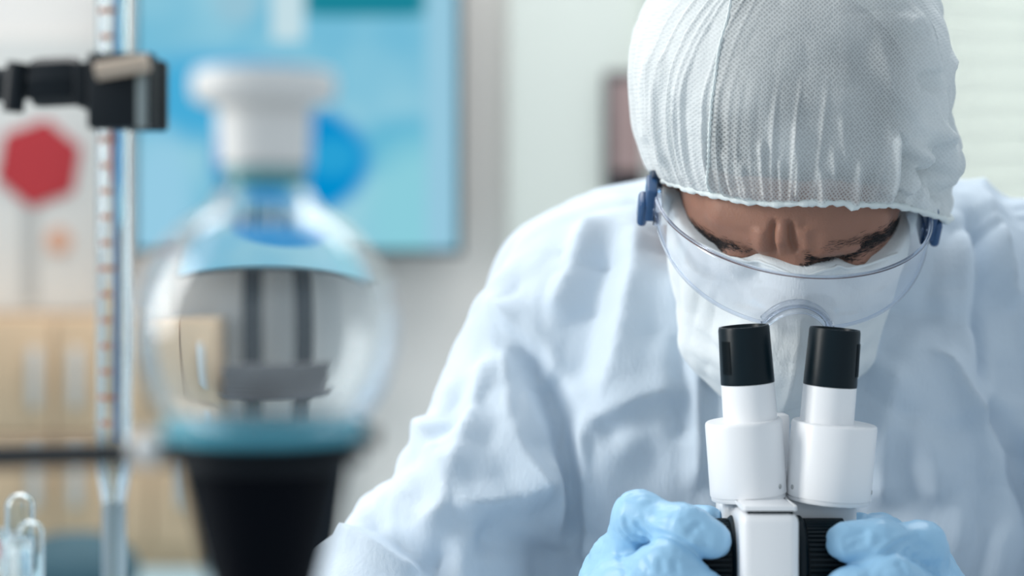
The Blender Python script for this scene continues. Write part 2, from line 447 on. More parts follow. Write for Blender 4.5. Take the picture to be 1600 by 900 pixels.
# white window wall with a real opening
x0 = V3(794, 0, 2.95)[0]; wx0, wx1 = V3(1035, 0, 2.95)[0], V3(1900, 0, 2.95)[0]; wz0, wz1 = 0.95, 2.25
bm = bmesh.new()
for lo, hi in (((x0, 2.95, 0), (wx0, 3.1, 2.8)), ((wx1, 2.95, 0), (2.4, 3.1, 2.8)), ((wx0, 2.95, 0), (wx1, 3.1, wz0)), ((wx0, 2.95, wz1), (wx1, 3.1, 2.8))):
    r = bmesh.ops.create_cube(bm, size=1)
    for v in r['verts']: v.co = Vector([(lo[i]+hi[i])/2+v.co[i]*(hi[i]-lo[i]) for i in range(3)])
from_bm('wall_back_right', bm, 'wall_white')['kind'] = 'structure'
MATS['daylight'] = emis('daylight', (0.985, 1.0, 0.985, 1), 1.2)
win = box('window_1', (wx0-0.02, 3.06, wz0-0.02), (wx1+0.02, 3.075, wz1+0.02), 'daylight'); win['kind'] = 'structure'
for nm, lo, hi in (('window_frame', (wx0, 3.0, wz0), (wx0+0.035, 3.05, wz1)), ('window_frame', (wx1-0.035, 3.0, wz0), (wx1, 3.05, wz1)),
                   ('window_frame', (wx0, 3.0, wz0), (wx1, 3.05, wz0+0.035)), ('window_frame', (wx0, 3.0, wz1-0.035), (wx1, 3.05, wz1)),
                   ('window_sill', (wx0-0.02, 2.90, wz0-0.03), (wx1+0.02, 3.0, wz0))):
    box(nm, lo, hi, 'wall_white', win, bevel=0.003)
# venetian blind: every slat is its own piece
bl = thing('window_blind', ((wx0+wx1)/2, 2.93, wz0), 'white horizontal slat blind over the bright window behind the person', 'blind')
zz = wz0+0.03; first = None; pitch = 0.036
while zz < wz1-0.05:
    if first is None:
        first = box('slat', (wx0-0.03, -0.0009, -0.023), (wx1+0.03, 0.0009, 0.023), 'slat_white', None, bevel=0.0004, seg=1, M=Matrix.Translation((0, 2.921, 0)) @ Matrix.Rotation(0.5, 4, 'X'))
        COL.objects.unlink(first); s = first
    else: s = first.copy()
    link(s, bl); s.location = (0, 0, zz); zz += pitch
box('head_rail', (wx0-0.03, 2.905, wz1-0.05), (wx1+0.03, 2.94, wz1), 'slat_white', bl, bevel=0.003)
for fx in (0.2, 0.8):
    x = wx0+(wx1-wx0)*fx; box('ladder_cord', (x-0.001, 2.914, wz0), (x+0.001, 2.917, wz1-0.05), 'slat_white', bl)
# dark framed picture on the white wall beside the head
a, b = V3(944, 112, 2.94), V3(1032, 300, 2.94)
pf = thing('framed_picture', (a[0], 2.95, b[2]), 'dark framed mauve picture on the white wall left of the cap', 'picture')
box('picture_frame', (a[0], 2.93, b[2]), (b[0], 2.948, a[2]), 'frame_dark', pf, bevel=0.003)
c1, c2 = V3(957, 126, 2.93), V3(1018, 268, 2.93)
g1_, g2_ = V3(957, 268, 2.93), V3(1018, 296, 2.93)
box('picture_base', (g1_[0], 2.9265, g2_[2]), (g2_[0], 2.9308, g1_[2]), 'stand_black', pf)
box('picture_print', (c1[0], 2.926, c2[2]), (c2[0], 2.9305, c1[2]), 'picture_mauve', pf)
# wall screen on a two-post stand
a, b = V3(204, -190, 2.9), V3(722, 398, 2.9)
mon = thing('wall_screen', ((a[0]+b[0])/2, 2.92, 0.80), 'large flat screen with light blue picture behind the flask', 'screen')
box('bezel', (a[0], 2.90, b[2]), (b[0], 2.945, a[2]), 'bezel_black', mon, bevel=0.004)
e = 0.008
def sg(px, py):  # photo pixel to picture coordinates on the screen
    p = V3(px, py, 2.9); return ((p[0]-a[0]-e)/(b[0]-a[0]-2*e), (p[2]-b[2]-e)/(a[2]-b[2]-2*e))
kx = K*2.9/(b[0]-a[0]-2*e); kz = K*2.9/(a[2]-b[2]-2*e)
for px, py, rx, ry, col, soft, sq in ((330, 150, 150, 70, s2l(72, 172, 216), 0.6, False), (640, 235, 90, 50, s2l(96, 182, 212), 0.6, False),
      (660, 330, 90, 110, s2l(140, 206, 220), 0.6, False), (455, 252, 122, 88, s2l(0, 142, 206), 0.22, False), (520, 245, 40, 30, s2l(40, 160, 212), 0.5, False),
      (570, 0, 95, 26, s2l(28, 132, 152), 0.6, True), (450, 15, 26, 50, s2l(196, 222, 230), 0.6, True), (370, 0, 36, 40, s2l(150, 196, 214), 0.6, False),
      (250, 330, 50, 120, s2l(150, 204, 228), 0.6, False), (690, 150, 24, 260, s2l(150, 200, 222), 0.7, True)):
    u, w_ = sg(px, py); screen_blob(u, w_, rx*kx, ry*kz, col, soft, sq)
screen_done(1.0)
box('display', (a[0]+e, 2.897, b[2]+e), (b[0]-e, 2.9005, a[2]-e), SCREEN, mon)
for px in (391, 490):
    p = V3(px, 0, 2.93); box('stand_post', (p[0]-0.017, 2.912, 0.80), (p[0]+0.017, 2.938, b[2]+0.02), 'stand_black', mon, bevel=0.003)
p0, p1 = V3(335, 640, 2.9), V3(560, 650, 2.9)
box('stand_shelf', (p0[0], 2.82, p0[2]-0.012), (p1[0], 2.912, p0[2]), 'frame_dark', mon, bevel=0.002)
for i in range(6):
    z = p0[2] + i*0.0095; q = random.uniform(-0.006, 0.006)
    t = box('paper_pad', (p0[0]+0.012+q, 2.825, z+0.0005), (p1[0]-0.012+q, 2.905, z+0.009), 'paper_grey', bevel=0.001, seg=1)
    tag(t, ['lowest', 'second lowest', 'third lowest', 'third highest', 'second highest', 'topmost'][i]+' grey paper pad in the stack seen through the round flask', 'paper pad', 'paper pads stacked below the screen')
# poster with red hexagon
a, b = V3(-70, 60, 2.99), V3(203, 486, 2.99)
pos = thing('wall_poster', (a[0], 2.99, b[2]), 'white wall poster with red hexagon and small pink dot', 'poster')
box('sheet', (a[0], 2.988, b[2]), (b[0], 2.994, a[2]), 'poster_paper', pos)
def disc(name, px, py, r, n, m, rot=0.0):
    c = V3(px, py, 2.985); bm = bmesh.new(); vs_ = []
    for y in (2.984, 2.9875):
        vs_.append([bm.verts.new((c[0]+r*K*2.985*math.cos(rot+2*math.pi*i/n), y, c[2]+r*K*2.985*math.sin(rot+2*math.pi*i/n))) for i in range(n)])
    bm.faces.new(vs_[0]); bm.faces.new(vs_[1][::-1])
    for i in range(n): bm.faces.new((vs_[0][i], vs_[0][(i+1) % n], vs_[1][(i+1) % n], vs_[1][i]))
    return from_bm(name, bm, m, pos)
disc('red_hexagon', 60, 255, 70, 6, 'poster_red', 0.35)
disc('pink_dot', 91, 376, 20, 24, 'poster_pink')
a, b = V3(34, 318, 2.986), V3(58, 470, 2.986)
box('grey_stroke', (a[0], 2.985, b[2]), (b[0], 2.9878, a[2]), 'poster_grey', pos)
# back desk and the beige cupboard on it
dk = thing('back_desk', (-0.5, 2.6, 0), 'pale blue desk along the back wall below the screen', 'desk')
box('desk_top', (-2.3, 2.25, 0.775), (x0-0.03, 2.99, 0.80), 'desk_blue', dk, bevel=0.003)
for lx in (-2.2, -1.1, -0.1): box('desk_leg', (lx, 2.3, 0), (lx+0.05, 2.9, 0.775), 'bench_leg', dk)
a, b = V3(-330, 492, 2.86), V3(322, 862, 2.86)
cb = thing('wall_cupboard', ((a[0]+b[0])/2, 2.9, 0.80), 'beige wooden cupboard with pale handles standing on the back desk', 'cupboard')
box('carcass', (a[0], 2.86, 0.80), (b[0], 2.985, a[2]), 'beige_wood', cb, bevel=0.003)
seams = [-325, -205, -85, 85, 235, 316]
for r0, r1, hy in ((498, 676, 590), (682, 850, 745)):
    for i in range(5):
        q0, q1 = V3(seams[i]+2, r1, 2.85), V3(seams[i+1]-2, r0, 2.85)
        dr = box('cupboard_door', (q0[0], 2.847, q0[2]), (q1[0], 2.8595, q1[2]), 'beige_wood', cb, bevel=0.002)
        hx = seams[i+1]-30 if i % 2 == 0 else seams[i]+34
        h0, h1 = V3(hx-9, hy+48, 2.84), V3(hx+9, hy-48, 2.84)
        box('door_handle', (h0[0], 2.828, h0[2]), (h1[0], 2.8465, h1[2]), 'handle_pale', dr, bevel=0.006)
# dark soft pouch on the desk
p = V3(118, 880, 2.62)
V, F = nets(lambda P: smax(ell(P, (p[0], 2.62, 0.83), (0.085, 0.07, 0.05)), -(P[:, 2]-0.801), 0.01)+0.002*vnoise(P, 30), (p[0]-0.1, 2.53, 0.795), (p[0]+0.1, 2.71, 0.9), 0.005)
tag(mesh('soft_pouch', V, F, 'bag_teal'), 'dark teal soft pouch on the back desk', 'pouch')

# ------------------------------------------------------------------ lab bench
BZ = 0.82
bn = thing('lab_bench', (0.2, 1.0, 0), 'white lab bench carrying the microscope and glassware', 'bench')
box('bench_top', (-1.3, 0.55, BZ-0.03), (1.7, 1.345, BZ), 'bench_white', bn, bevel=0.004)
for lx in (-1.25, 1.6): box('bench_leg', (lx, 0.6, 0), (lx+0.05, 1.30, BZ-0.03), 'bench_leg', bn, bevel=0.003)

# ------------------------------------------------------------------ microscope
sc_ = thing('microscope', (0.152, 1.2, BZ), 'white binocular microscope with black eyecups under the goggles', 'microscope')
pl, pr = V3(1158, 0, 1.165)[0], V3(1250, 0, 1.165)[0]; ptop = V3(0, 801, 1.17)[2]
box('arm', (pl, 1.165, BZ+0.02), (pr, 1.245, ptop), 'scope_white', sc_, bevel=0.006, seg=4)
l0, l1 = V3(1163, 803, 1.168), V3(1248, 790, 1.168)
box('arm_gap', (l0[0]+0.002, 1.1685, ptop-0.001), (l1[0]-0.003, 1.233, ptop+0.0016), 'scope_black', sc_)
box('arm_lid', (l0[0]-0.001, 1.1665, ptop+0.0014), (l1[0]-0.001, 1.236, l1[2]-0.0005), 'scope_white', sc_, bevel=0.0025, seg=3)
hb0, hb1 = V3(1131, 900, 1.222), V3(1341, 790, 1.222)
box('head_block', (hb0[0], 1.222, hb1[2]-0.034), (hb1[0], 1.275, hb1[2]+0.003), 'scope_white', sc_, bevel=0.006, seg=3)
lathe('objective_housing', [(0, -0.10), (0.018, -0.10), (0.02, -0.085), (0.034, -0.05), (0.036, 0), (0, 0)], 'scope_white', sc_, M=Matrix.Translation((0.168, 1.262, hb1[2]-0.03)))
lathe('objective_lens', [(0, -0.02), (0.014, -0.02), (0.016, -0.015), (0.016, 0), (0, 0)], 'scope_black', sc_, M=Matrix.Translation((0.168, 1.262, hb1[2]-0.13)))
lathe('stage_plate', [(0, 0), (0.045, 0), (0.045, 0.006), (0, 0.006)], 'scope_black', sc_, M=Matrix.Translation((0.168, 1.27, BZ+0.03)))
box('base', (0.06, 1.11, BZ), (0.26, 1.34, BZ+0.032), 'scope_white', sc_, bevel=0.012, seg=4)
def knob(name, xa, xb, zc, yc, r):
    n = 54; s = 1 if xb > xa else -1; L_ = abs(xb-xa)
    M = axis_matrix((xa, yc, zc), (s, 0, 0))
    o = lathe(name, [(0, 0), (r*1.07, 0), (r*1.09, 0.0012), (r*1.09, 0.0035), (r*1.04, 0.005), (r*0.97, 0.0055), (r*0.95, L_-0.003), (r*0.9, L_), (r*0.55, L_), (0.5*r, L_-0.002), (0, L_-0.002)], 'knob_black', sc_, n=64, M=M)
    bm = bmesh.new()
    for i in range(n):
        a = 2*math.pi*i/n; w = r*0.034; q = []
        for z in (0.006, L_-0.004):
            for rr, ww in ((r*0.95, w*1.5), (r*1.02, w*0.8)):
                for sg_ in (-1, 1): q.append(bm.verts.new((rr*math.cos(a)-sg_*ww*math.sin(a), rr*math.sin(a)+sg_*ww*math.cos(a), z)))
        for f in ((0,1,3,2), (4,6,7,5), (2,3,7,6), (0,2,6,4), (1,5,7,3)): bm.faces.new([q[k] for k in f])
    bm.transform(M); from_bm('grip_ribs', bm, 'knob_black', o, smooth=False)
    return o
KZ, KY, KR = V3(0, 882, 1.2)[2], 1.213, 0.0258
knob('focus_knob', V3(1158, 0, 1.19)[0], V3(1090, 0, 1.19)[0], KZ, KY, KR)
knob('focus_knob', V3(1249, 0, 1.19)[0], V3(1337, 0, 1.19)[0], KZ, KY, KR)
def ocular(px, py, lean, R, dxt, d=1.227, lift=1.0):
    b = V3(px, py, d); ax = Vector((math.tan(math.radians(lean)), -0.055, 1)).normalized(); M = axis_matrix(b, ax)
    h = 0.0485*lift
    o = lathe('ocular_housing', [(0, 0), (R*0.965, 0), (R*0.975, 0.0008), (R*0.975, 0.0020), (R*0.96, 0.0022), (R*0.96, 0.0027), (R, 0.0030), (R*1.003, h-0.0022), (R*0.99, h-0.0007), (R*0.96, h), (0, h)], 'scope_white', sc_, n=72, M=M, sy=1.0)
    Mt = M @ Matrix.Translation((-dxt, 0, 0))
    t = 0.0225; e1 = 0.0352
    lathe('ocular_tube', [(0.0, h-0.001), (0.0166, h-0.001), (0.0163, h+t+0.001), (0, h+t+0.001)], 'scope_white', sc_, n=64, M=Mt)
    ec = lathe('eyecup', [(0.0150, h+t-0.001), (0.0164, h+t), (0.0165, h+t+0.001), (0.0157, h+t+e1-0.0015), (0.0152, h+t+e1), (0.0138, h+t+e1), (0.0128, h+t+e1-0.004), (0, h+t+e1-0.006)], 'scope_black', sc_, n=64, M=Mt)
    # shallow grip window on the outer side of the eyecup
    bm = bmesh.new(); a0 = (1.22*math.pi if lean < 0 else 1.78*math.pi); vv = []
    # screws at the foot of the housing
    for ang in ((2.42, ) if lean < 0 else (0.42, 2.85)):
        sm = M @ Matrix.Translation((R*0.995*math.cos(ang), R*0.995*math.sin(ang), 0.0082)) @ Matrix.Rotation(ang, 4, 'Z') @ Matrix.Rotation(math.pi/2, 4, 'Y')
        s1 = lathe('screw', [(0, 0.0005), (0.0010, 0.0006), (0.0015, 0.0003), (0.0016, -0.0008), (0, -0.0008)], 'screw_metal', o, n=16, M=sm)
        lathe('screw_socket', [(0, 0.0009), (0.0006, 0.0009), (0.0006, 0), (0, 0)], 'knob_black', s1, n=6, M=sm) if False else None
    bm.free()
    ac = (math.radians(36) if lean < 0 else math.radians(158))
    bm = bmesh.new(); g = []
    for i in range(7):
        a = ac + (i-3)*0.07
        for z in (h+t+0.007, h+t+e1-0.008):
            rr = 0.0165+(z-h-t)/e1*(0.0157-0.0165)
            g.append(bm.verts.new(((rr+0.00035)*math.cos(a), (rr+0.00035)*math.sin(a), z)))
    for i in range(6): bm.faces.new((g[2*i], g[2*i+2], g[2*i+3], g[2*i+1]))
    ext = bmesh.ops.solidify(bm, geom=bm.faces[:], thickness=0.0012)
    bm.transform(Mt); from_bm('grip_pad', bm, 'scope_black', ec, smooth=True, angle=30)
    return M
ocular(1170, 778, -4.4, 0.0236, 0.0043)
ocular(1293, 782, 4.6, 0.0262, -0.0048)
b0, b1 = V3(1196, 785, 1.262), V3(1231, 646, 1.262)
box('ocular_link', (b0[0], 1.252, b0[2]), (b1[0], 1.272, b1[2]), 'scope_white', sc_, bevel=0.002)

# ------------------------------------------------------------------ glassware in front
def ring_stand(px, d, x_off_base, top, label):
    p = V3(px, 450, d)
    t = thing('ring_stand', (p[0], d, BZ), label, 'lab stand')
    box('base_plate', (p[0]-0.04, d-0.04, BZ), (p[0]+0.04, d+0.06, BZ+0.012), 'clamp_black', t, bevel=0.003)
    lathe('pole', [(0, BZ+0.012), (0.006, BZ+0.012), (0.006, top-0.001), (0.005, top), (0, top)], 'clamp_steel', t, n=24, M=Matrix.Translation((p[0], d, 0)))
    return t, p
# stand with burette clamp
st, sp = ring_stand(-262, 1.03, 0, 1.5, 'steel stand at the left edge whose black clamp grips the burette')
bx_ = V3(178, 0, 1.0)[0]
zc = V3(0, 135, 1.0)[2]
tube('clamp_arm', [(sp[0], 1.02, zc-0.004), V3(60, 128, 1.01), V3(150, 122, 1.005)], 0.0085, 'clamp_black', st, n=20)
box('clamp_boss', (sp[0]-0.014, 1.005, zc-0.02), (sp[0]+0.016, 1.045, zc+0.016), 'clamp_black', st, bevel=0.003)
tube('clamp_screw', [V3(20, 175, 0.992), V3(28, 98, 0.992)], 0.0055, 'clamp_black', st, n=16)
lathe('clamp_nut', [(0, -0.012), (0.0115, -0.012), (0.0125, -0.008), (0.0125, 0.008), (0.0115, 0.012), (0, 0.012)], 'clamp_black', st, n=8, M=axis_matrix(V3(88, 128, 0.998), (1, 0, 0.05)))
q0, q1 = V3(140, 203, 0.985), V3(244, 84, 0.985)
box('clamp_jaw', (q0[0], 0.978, q0[2]), (q1[0], 0.990, q1[2]), 'clamp_black', st, bevel=0.002)
box('clamp_jaw', (q0[0]+0.002, 1.010, q0[2]+0.002), (q1[0], 1.022, q1[2]), 'clamp_black', st, bevel=0.002)
box('jaw_bridge', (q0[0]-0.008, 0.985, q0[2]+0.012), (q0[0]-0.0005, 1.015, q1[2]-0.004), 'clamp_black', st, bevel=0.001)
tube('clamp_lever', [V3(150, 112, 0.972), V3(232, 98, 0.972)], 0.0045, 'clamp_tab', st, n=16)
u0, u1 = V3(212, 200, 0.975), V3(229, 110, 0.975)
box('jaw_strip', (u0[0], 0.9755, u0[2]), (u1[0], 0.979, u1[2]), 'clamp_steel', st, bevel=0.0006)
# burette
bz = lambda py: V3(0, py, 1.0)[2]
bu = thing('burette', (bx_, 1.0, bz(1250)), 'clear graduated burette held upright by the black clamp', 'burette')
ro, ri = 0.0088, 0.0062
lathe('glass_barrel', [(0.002, bz(1000)), (0.0052, bz(1000)), (0.0056, bz(790)), (ro, bz(730)), (ro, bz(-220)), (ri, bz(-220)), (ri, bz(715)), (0.0025, bz(770)), (0.002, bz(1000))], 'tube_glass', bu, n=40, M=Matrix.Translation((bx_, 1.0, 0)))
lathe('frosted_stem', [(0, bz(1000)), (0.0058, bz(1000)), (0.0060, bz(792)), (0.0054, bz(786)), (0.0035, bz(786)), (0, bz(786))], 'stem_frosted', bu, n=32, M=Matrix.Translation((bx_, 1.0, 0)))
lathe('tip', [(0.0007, bz(1250)), (0.0015, bz(1250)), (0.005, bz(1001)), (0.002, bz(1001)), (0.0007, bz(1250))], 'tube_glass', bu, n=24, M=Matrix.Translation((bx_, 1.0, 0)))
box('back_stripe', (bx_-0.0012, 1.0052, bz(690)), (bx_+0.0012, 1.0058, bz(-200)), 'tick_blue', bu)
i = 0
for py in range(-180, 690, 40):
    w = 0.0042 if i % 5 == 0 else 0.0028; i += 1
    bm = bmesh.new(); n = 6; vs_ = []
    for z in (bz(py)-0.0013, bz(py)+0.0013):
        for k in range(n+1):
            a = -math.pi/2 - 0.25 + (k/n-0.5)*w/0.0042*1.1
            for rr in (ro+0.00002, ro+0.00025): vs_.append(bm.verts.new((bx_+rr*math.cos(a), 1.0+rr*math.sin(a), z)))
    m_ = 2*(n+1)
    for k in range(n):
        a = 2*k
        for f in ((a, a+2, a+3, a+1), (a+m_, a+1+m_, a+3+m_, a+2+m_), (a+1, a+3, a+3+m_, a+1+m_), (a, a+m_, a+2+m_, a+2)): bm.faces.new([vs_[j] for j in f])
    from_bm('graduation_mark', bm, 'tick_brown', bu)
# funnel stand
fd = 0.75; fk = K*fd
fx = (413-800)*fk; fz = CAMZ-(515-450)*fk; FR = 205*fk
st2, sp2 = ring_stand(-190, 0.79, 0, 1.42, 'steel stand at the left edge whose thin black rod holds the navy funnel')
rz = CAMZ-(712-450)*fk
tube('support_rod', [(sp2[0], 0.79, CAMZ-(724-450)*K*0.77), (fx-0.037, 0.752, rz+0.001)], 0.0054, 'clamp_black', st2, n=14)
box('rod_boss', (sp2[0]-0.012, 0.775, rz-0.016), (sp2[0]+0.012, 0.805, rz+0.010), 'clamp_black', st2, bevel=0.002)
lathe('rod_knob', [(0, -0.0065), (0.0035, -0.006), (0.0062, -0.003), (0.0068, 0), (0.0062, 0.003), (0.0035, 0.006), (0, 0.0065)], 'stopper_white', st2, n=20, M=axis_matrix((fx-0.0415, 0.736, rz+0.0040), (0, 1, 0)))
tube('support_ring', [(fx+0.0357*math.cos(t), fd+0.0357*math.sin(t), rz) for t in np.linspace(0, 2*math.pi, 48, endpoint=False)], 0.0024, 'clamp_black', st2, n=10, closed=True)
rimz = fz-math.sqrt(FR**2-0.034**2)-0.0006
fu = thing('funnel', (fx, fd, rimz-0.17), 'dark navy conical funnel in the foreground under the round flask', 'funnel')
prof = [(0.0345, rimz), (0.0352, rimz-0.003), (0.0345, rimz-0.005), (0.0208, CAMZ-450*fk), (0.0075, rimz-0.105), (0.0055, rimz-0.112), (0.0045, rimz-0.17), (0.003, rimz-0.17), (0.004, rimz-0.112), (0.0055, rimz-0.104), (0.019, CAMZ-450*fk), (0.0325, rimz-0.004)]
lathe('cone', prof, 'navy_plastic', fu, n=64, M=Matrix.Translation((fx, fd, 0)), closed=True)
lathe('rim_gasket', [(0.0338, rimz+0.0012), (0.0365, rimz+0.0022), (0.0382, rimz+0.001), (0.0382, rimz-0.0035), (0.0352, rimz-0.0045), (0.0345, rimz-0.003)], 'cyan_rim', fu, n=64, M=Matrix.Translation((fx, fd, 0)), closed=True)
bm = bmesh.new()
sp_ = [(0.033, 0.008, 0), (0.0435, 0.0025, -0.0005), (0.0435, -0.0025, -0.0005), (0.033, -0.008, 0)]
top_ = [bm.verts.new((fx+x, fd+y, rimz-0.0005+z)) for x, y, z in sp_]; bot_ = [bm.verts.new((fx+x-0.001, fd+y, rimz-0.006+z*3)) for x, y, z in sp_]
bm.faces.new(top_); bm.faces.new(bot_[::-1])
for i in range(4): bm.faces.new((top_[i], top_[(i+1) % 4], bot_[(i+1) % 4], bot_[i]))
from_bm('pouring_lip', bm, 'navy_plastic', fu)
# round flask with stopper
fl = thing('round_flask', (fx, fd, fz-FR), 'large clear round flask with white stopper in the foreground', 'flask')
nr = 62*fk; tw = 0.0013; prof = []
za = lambda py: CAMZ-(py-450)*fk
for i in range(0, 33):
    a = -math.pi/2 + (math.pi/2+1.13)*i/32
    prof.append((max(0, FR*math.cos(a)), fz+FR*math.sin(a)))
rs, zs = prof[-1]
prof += [(0.0175, za(305)), (nr+0.0006, za(294)), (nr, za(280)), (nr+0.0006, za(172)), (nr-tw, za(172)), (nr-tw, za(282)), (nr-tw+0.0006, za(296)), (0.0175-tw*0.6, za(308))]
for i in range(32, -1, -1):
    a = -math.pi/2 + (math.pi/2+1.13)*i/32
    prof.append((max(0, (FR-tw)*math.cos(a)), fz+(FR-tw)*math.sin(a)))
lathe('glass_body', prof, 'flask_glass', fl, n=96, M=Matrix.Translation((fx, fd, 0)), angle=80)
lathe('collar_ring', [(nr+0.0002, za(290)), (nr+0.0014, za(288)), (nr+0.0014, za(268)), (nr+0.0002, za(266))], 'teal_ring', fl, n=48, M=Matrix.Translation((fx, fd, 0)), closed=True)
lathe('stopper', [(0, za(262)), (nr-tw-0.0015, za(262)), (nr-tw-0.0003, za(176)), (nr+0.0028, za(172)), (0.0188, za(168)), (0.026, za(158)), (0.0272, za(146)), (0.0272, za(122)), (0.0258, za(112)), (0.02, za(109)), (0, za(108))], 'stopper_white', fl, n=64, M=Matrix.Translation((fx, fd, 0)))
lathe('neck_sleeve', [(nr+0.0008, za(262)), (nr+0.0022, za(260)), (nr+0.0030, za(176)), (nr+0.0008, za(174))], 'stopper_white', fl, n=48, M=Matrix.Translation((fx, fd, 0)), closed=True)
# test tubes on a rack
rk = thing('test_tube_rack', V3(10, 450, 1.06)*[1, 1, 0]+[0, 0, BZ], 'pale rack at the lower left edge holding the test tubes', 'rack')
c0 = V3(10, 0, 1.06)[0]
for z in (BZ+0.02, BZ+0.085): box('rack_shelf', (c0-0.035, 1.0, z), (c0+0.035, 1.11, z+0.005), 'scope_white', rk, bevel=0.001)
for ex in (c0-0.035, c0+0.03): box('rack_side', (ex, 1.0, BZ), (ex+0.005, 1.11, BZ+0.09), 'scope_white', rk, bevel=0.001)
def ttube(px, py, d, hw, up, label):
    c = V3(px, py, d); r = hw*K*d; t = 0.0011; base = BZ+0.0905
    if not up:   # mouth down, round end up
        prof = []
        for i in range(13): a = math.pi/2*i/12; prof.append((r*math.sin(a), c[2]-r+r*math.cos(a)))
        prof += [(r, base+0.003), (r+0.0008, base+0.001), (r, base), (r-t, base)]
        for i in range(12, -1, -1): a = math.pi/2*i/12; prof.append(((r-t)*math.sin(a), c[2]-r+(r-t)*math.cos(a)))
    else:
        prof = []; zb = base+r
        for i in range(13): a = math.pi/2*i/12; prof.append((r*math.sin(a), zb-r*math.cos(a)))
        prof += [(r, c[2]-0.006), (r+0.0012, c[2]-0.004), (r+0.0014, c[2]-0.001), (r+0.0006, c[2]), (r-t, c[2]-0.0006)]
        for i in range(12, -1, -1): a = math.pi/2*i/12; prof.append(((r-t)*math.sin(a), zb-(r-t)*math.cos(a)))
    o = lathe('test_tube', prof, 'tube_glass', None, n=40, M=Matrix.Translation((c[0], d, 0)), angle=60)
    return tag(o, label, 'test tube', 'test tubes on the rack')
ttube(31, 769, 1.085, 23, False, 'rear upside-down test tube, its round end highest in the rack')
ttube(47, 812, 1.055, 21.5, False, 'front upside-down test tube, rightmost in the rack')
ttube(30, 842, 1.01, 18, True, 'open test tube with rolled rim before the upside-down tubes')
ttube(-8, 828, 1.02, 24, True, 'open test tube cut by the left picture edge')

# ------------------------------------------------------------------ the person at the microscope
TH, RO = math.radians(35), math.radians(4)
HO = W(1230, 298, 1.345)
ry = np.array(Matrix.Rotation(RO, 3, 'Y'))
hr = ry @ np.array([1, 0, 0.0]); hf = ry @ np.array([0, -math.cos(TH), -math.sin(TH)]); hu = ry @ np.array([0, -math.sin(TH), math.cos(TH)])
HB = np.stack([hr, hf, hu]).astype(np.float32)
def hl(P): return ((P-HO.astype(np.float32)) @ HB.T).astype(np.float32)     # world -> head
def hw(L): return HO + np.asarray(L, float) @ HB.astype(float)              # head -> world
def head_sdf(P):
    q = hl(P); m = q*np.array([1, 1, 1], np.float32); m[:, 0] = np.abs(m[:, 0])
    d = ell(q, (0, -0.012, 0.032), (0.077, 0.097, 0.088))
    d = smin(d, ell(q, (0, 0.028, -0.02), (0.064, 0.058, 0.075)), 0.03)
    d = smin(d, cone(q, (0, 0.045, -0.055), (0, 0.066, -0.09), 0.045, 0.028), 0.03)
    d = smin(d, cone(m, (0.014, 0.0785, 0.0175), (0.046, 0.064, 0.020), 0.0125, 0.010), 0.014)      # brow ridge
    d = smax(d, -ell(m, (0.033, 0.096, -0.006), (0.020, 0.025, 0.0125)), 0.006)                         # eye socket
    d = smin(d, ell(m, (0.032, 0.0695, -0.006), (0.016, 0.0150, 0.0135)), 0.004)                        # closed lid
    d = smin(d, cone(q, (0, 0.083, 0.012), (0, 0.109, -0.036), 0.0078, 0.0125), 0.010)               # nose
    d = smin(d, ell(m, (0.012, 0.097, -0.040), (0.008, 0.010, 0.008)), 0.006)
    d = smin(d, ell(q, (0, 0.088, -0.066), (0.024, 0.010, 0.005)), 0.005)
    d = smin(d, ell(q, (0, 0.086, -0.076), (0.020, 0.010, 0.006)), 0.005)
    d = smin(d, ell(m, (0.080, -0.012, -0.006), (0.009, 0.019, 0.032)), 0.008)                         # ears
    # frown: two furrows between the brows with swollen edges
    d = smin(d, cone(m, (0.0130, 0.0855, 0.0170), (0.026, 0.0790, 0.0135), 0.0068, 0.0045), 0.006)
    return d
SL, SR = W(915, 506, 1.465), W(1612, 446, 1.465)
EL, ER = W(560, 1075, 1.33), W(1905, 1085, 1.32)
WL, WR = W(852, 1065, 1.275), W(1582, 1065, 1.275)
NB = np.array([0.19, 1.50, 1.20]); PEL = np.array([0.19, 1.76, 0.62])
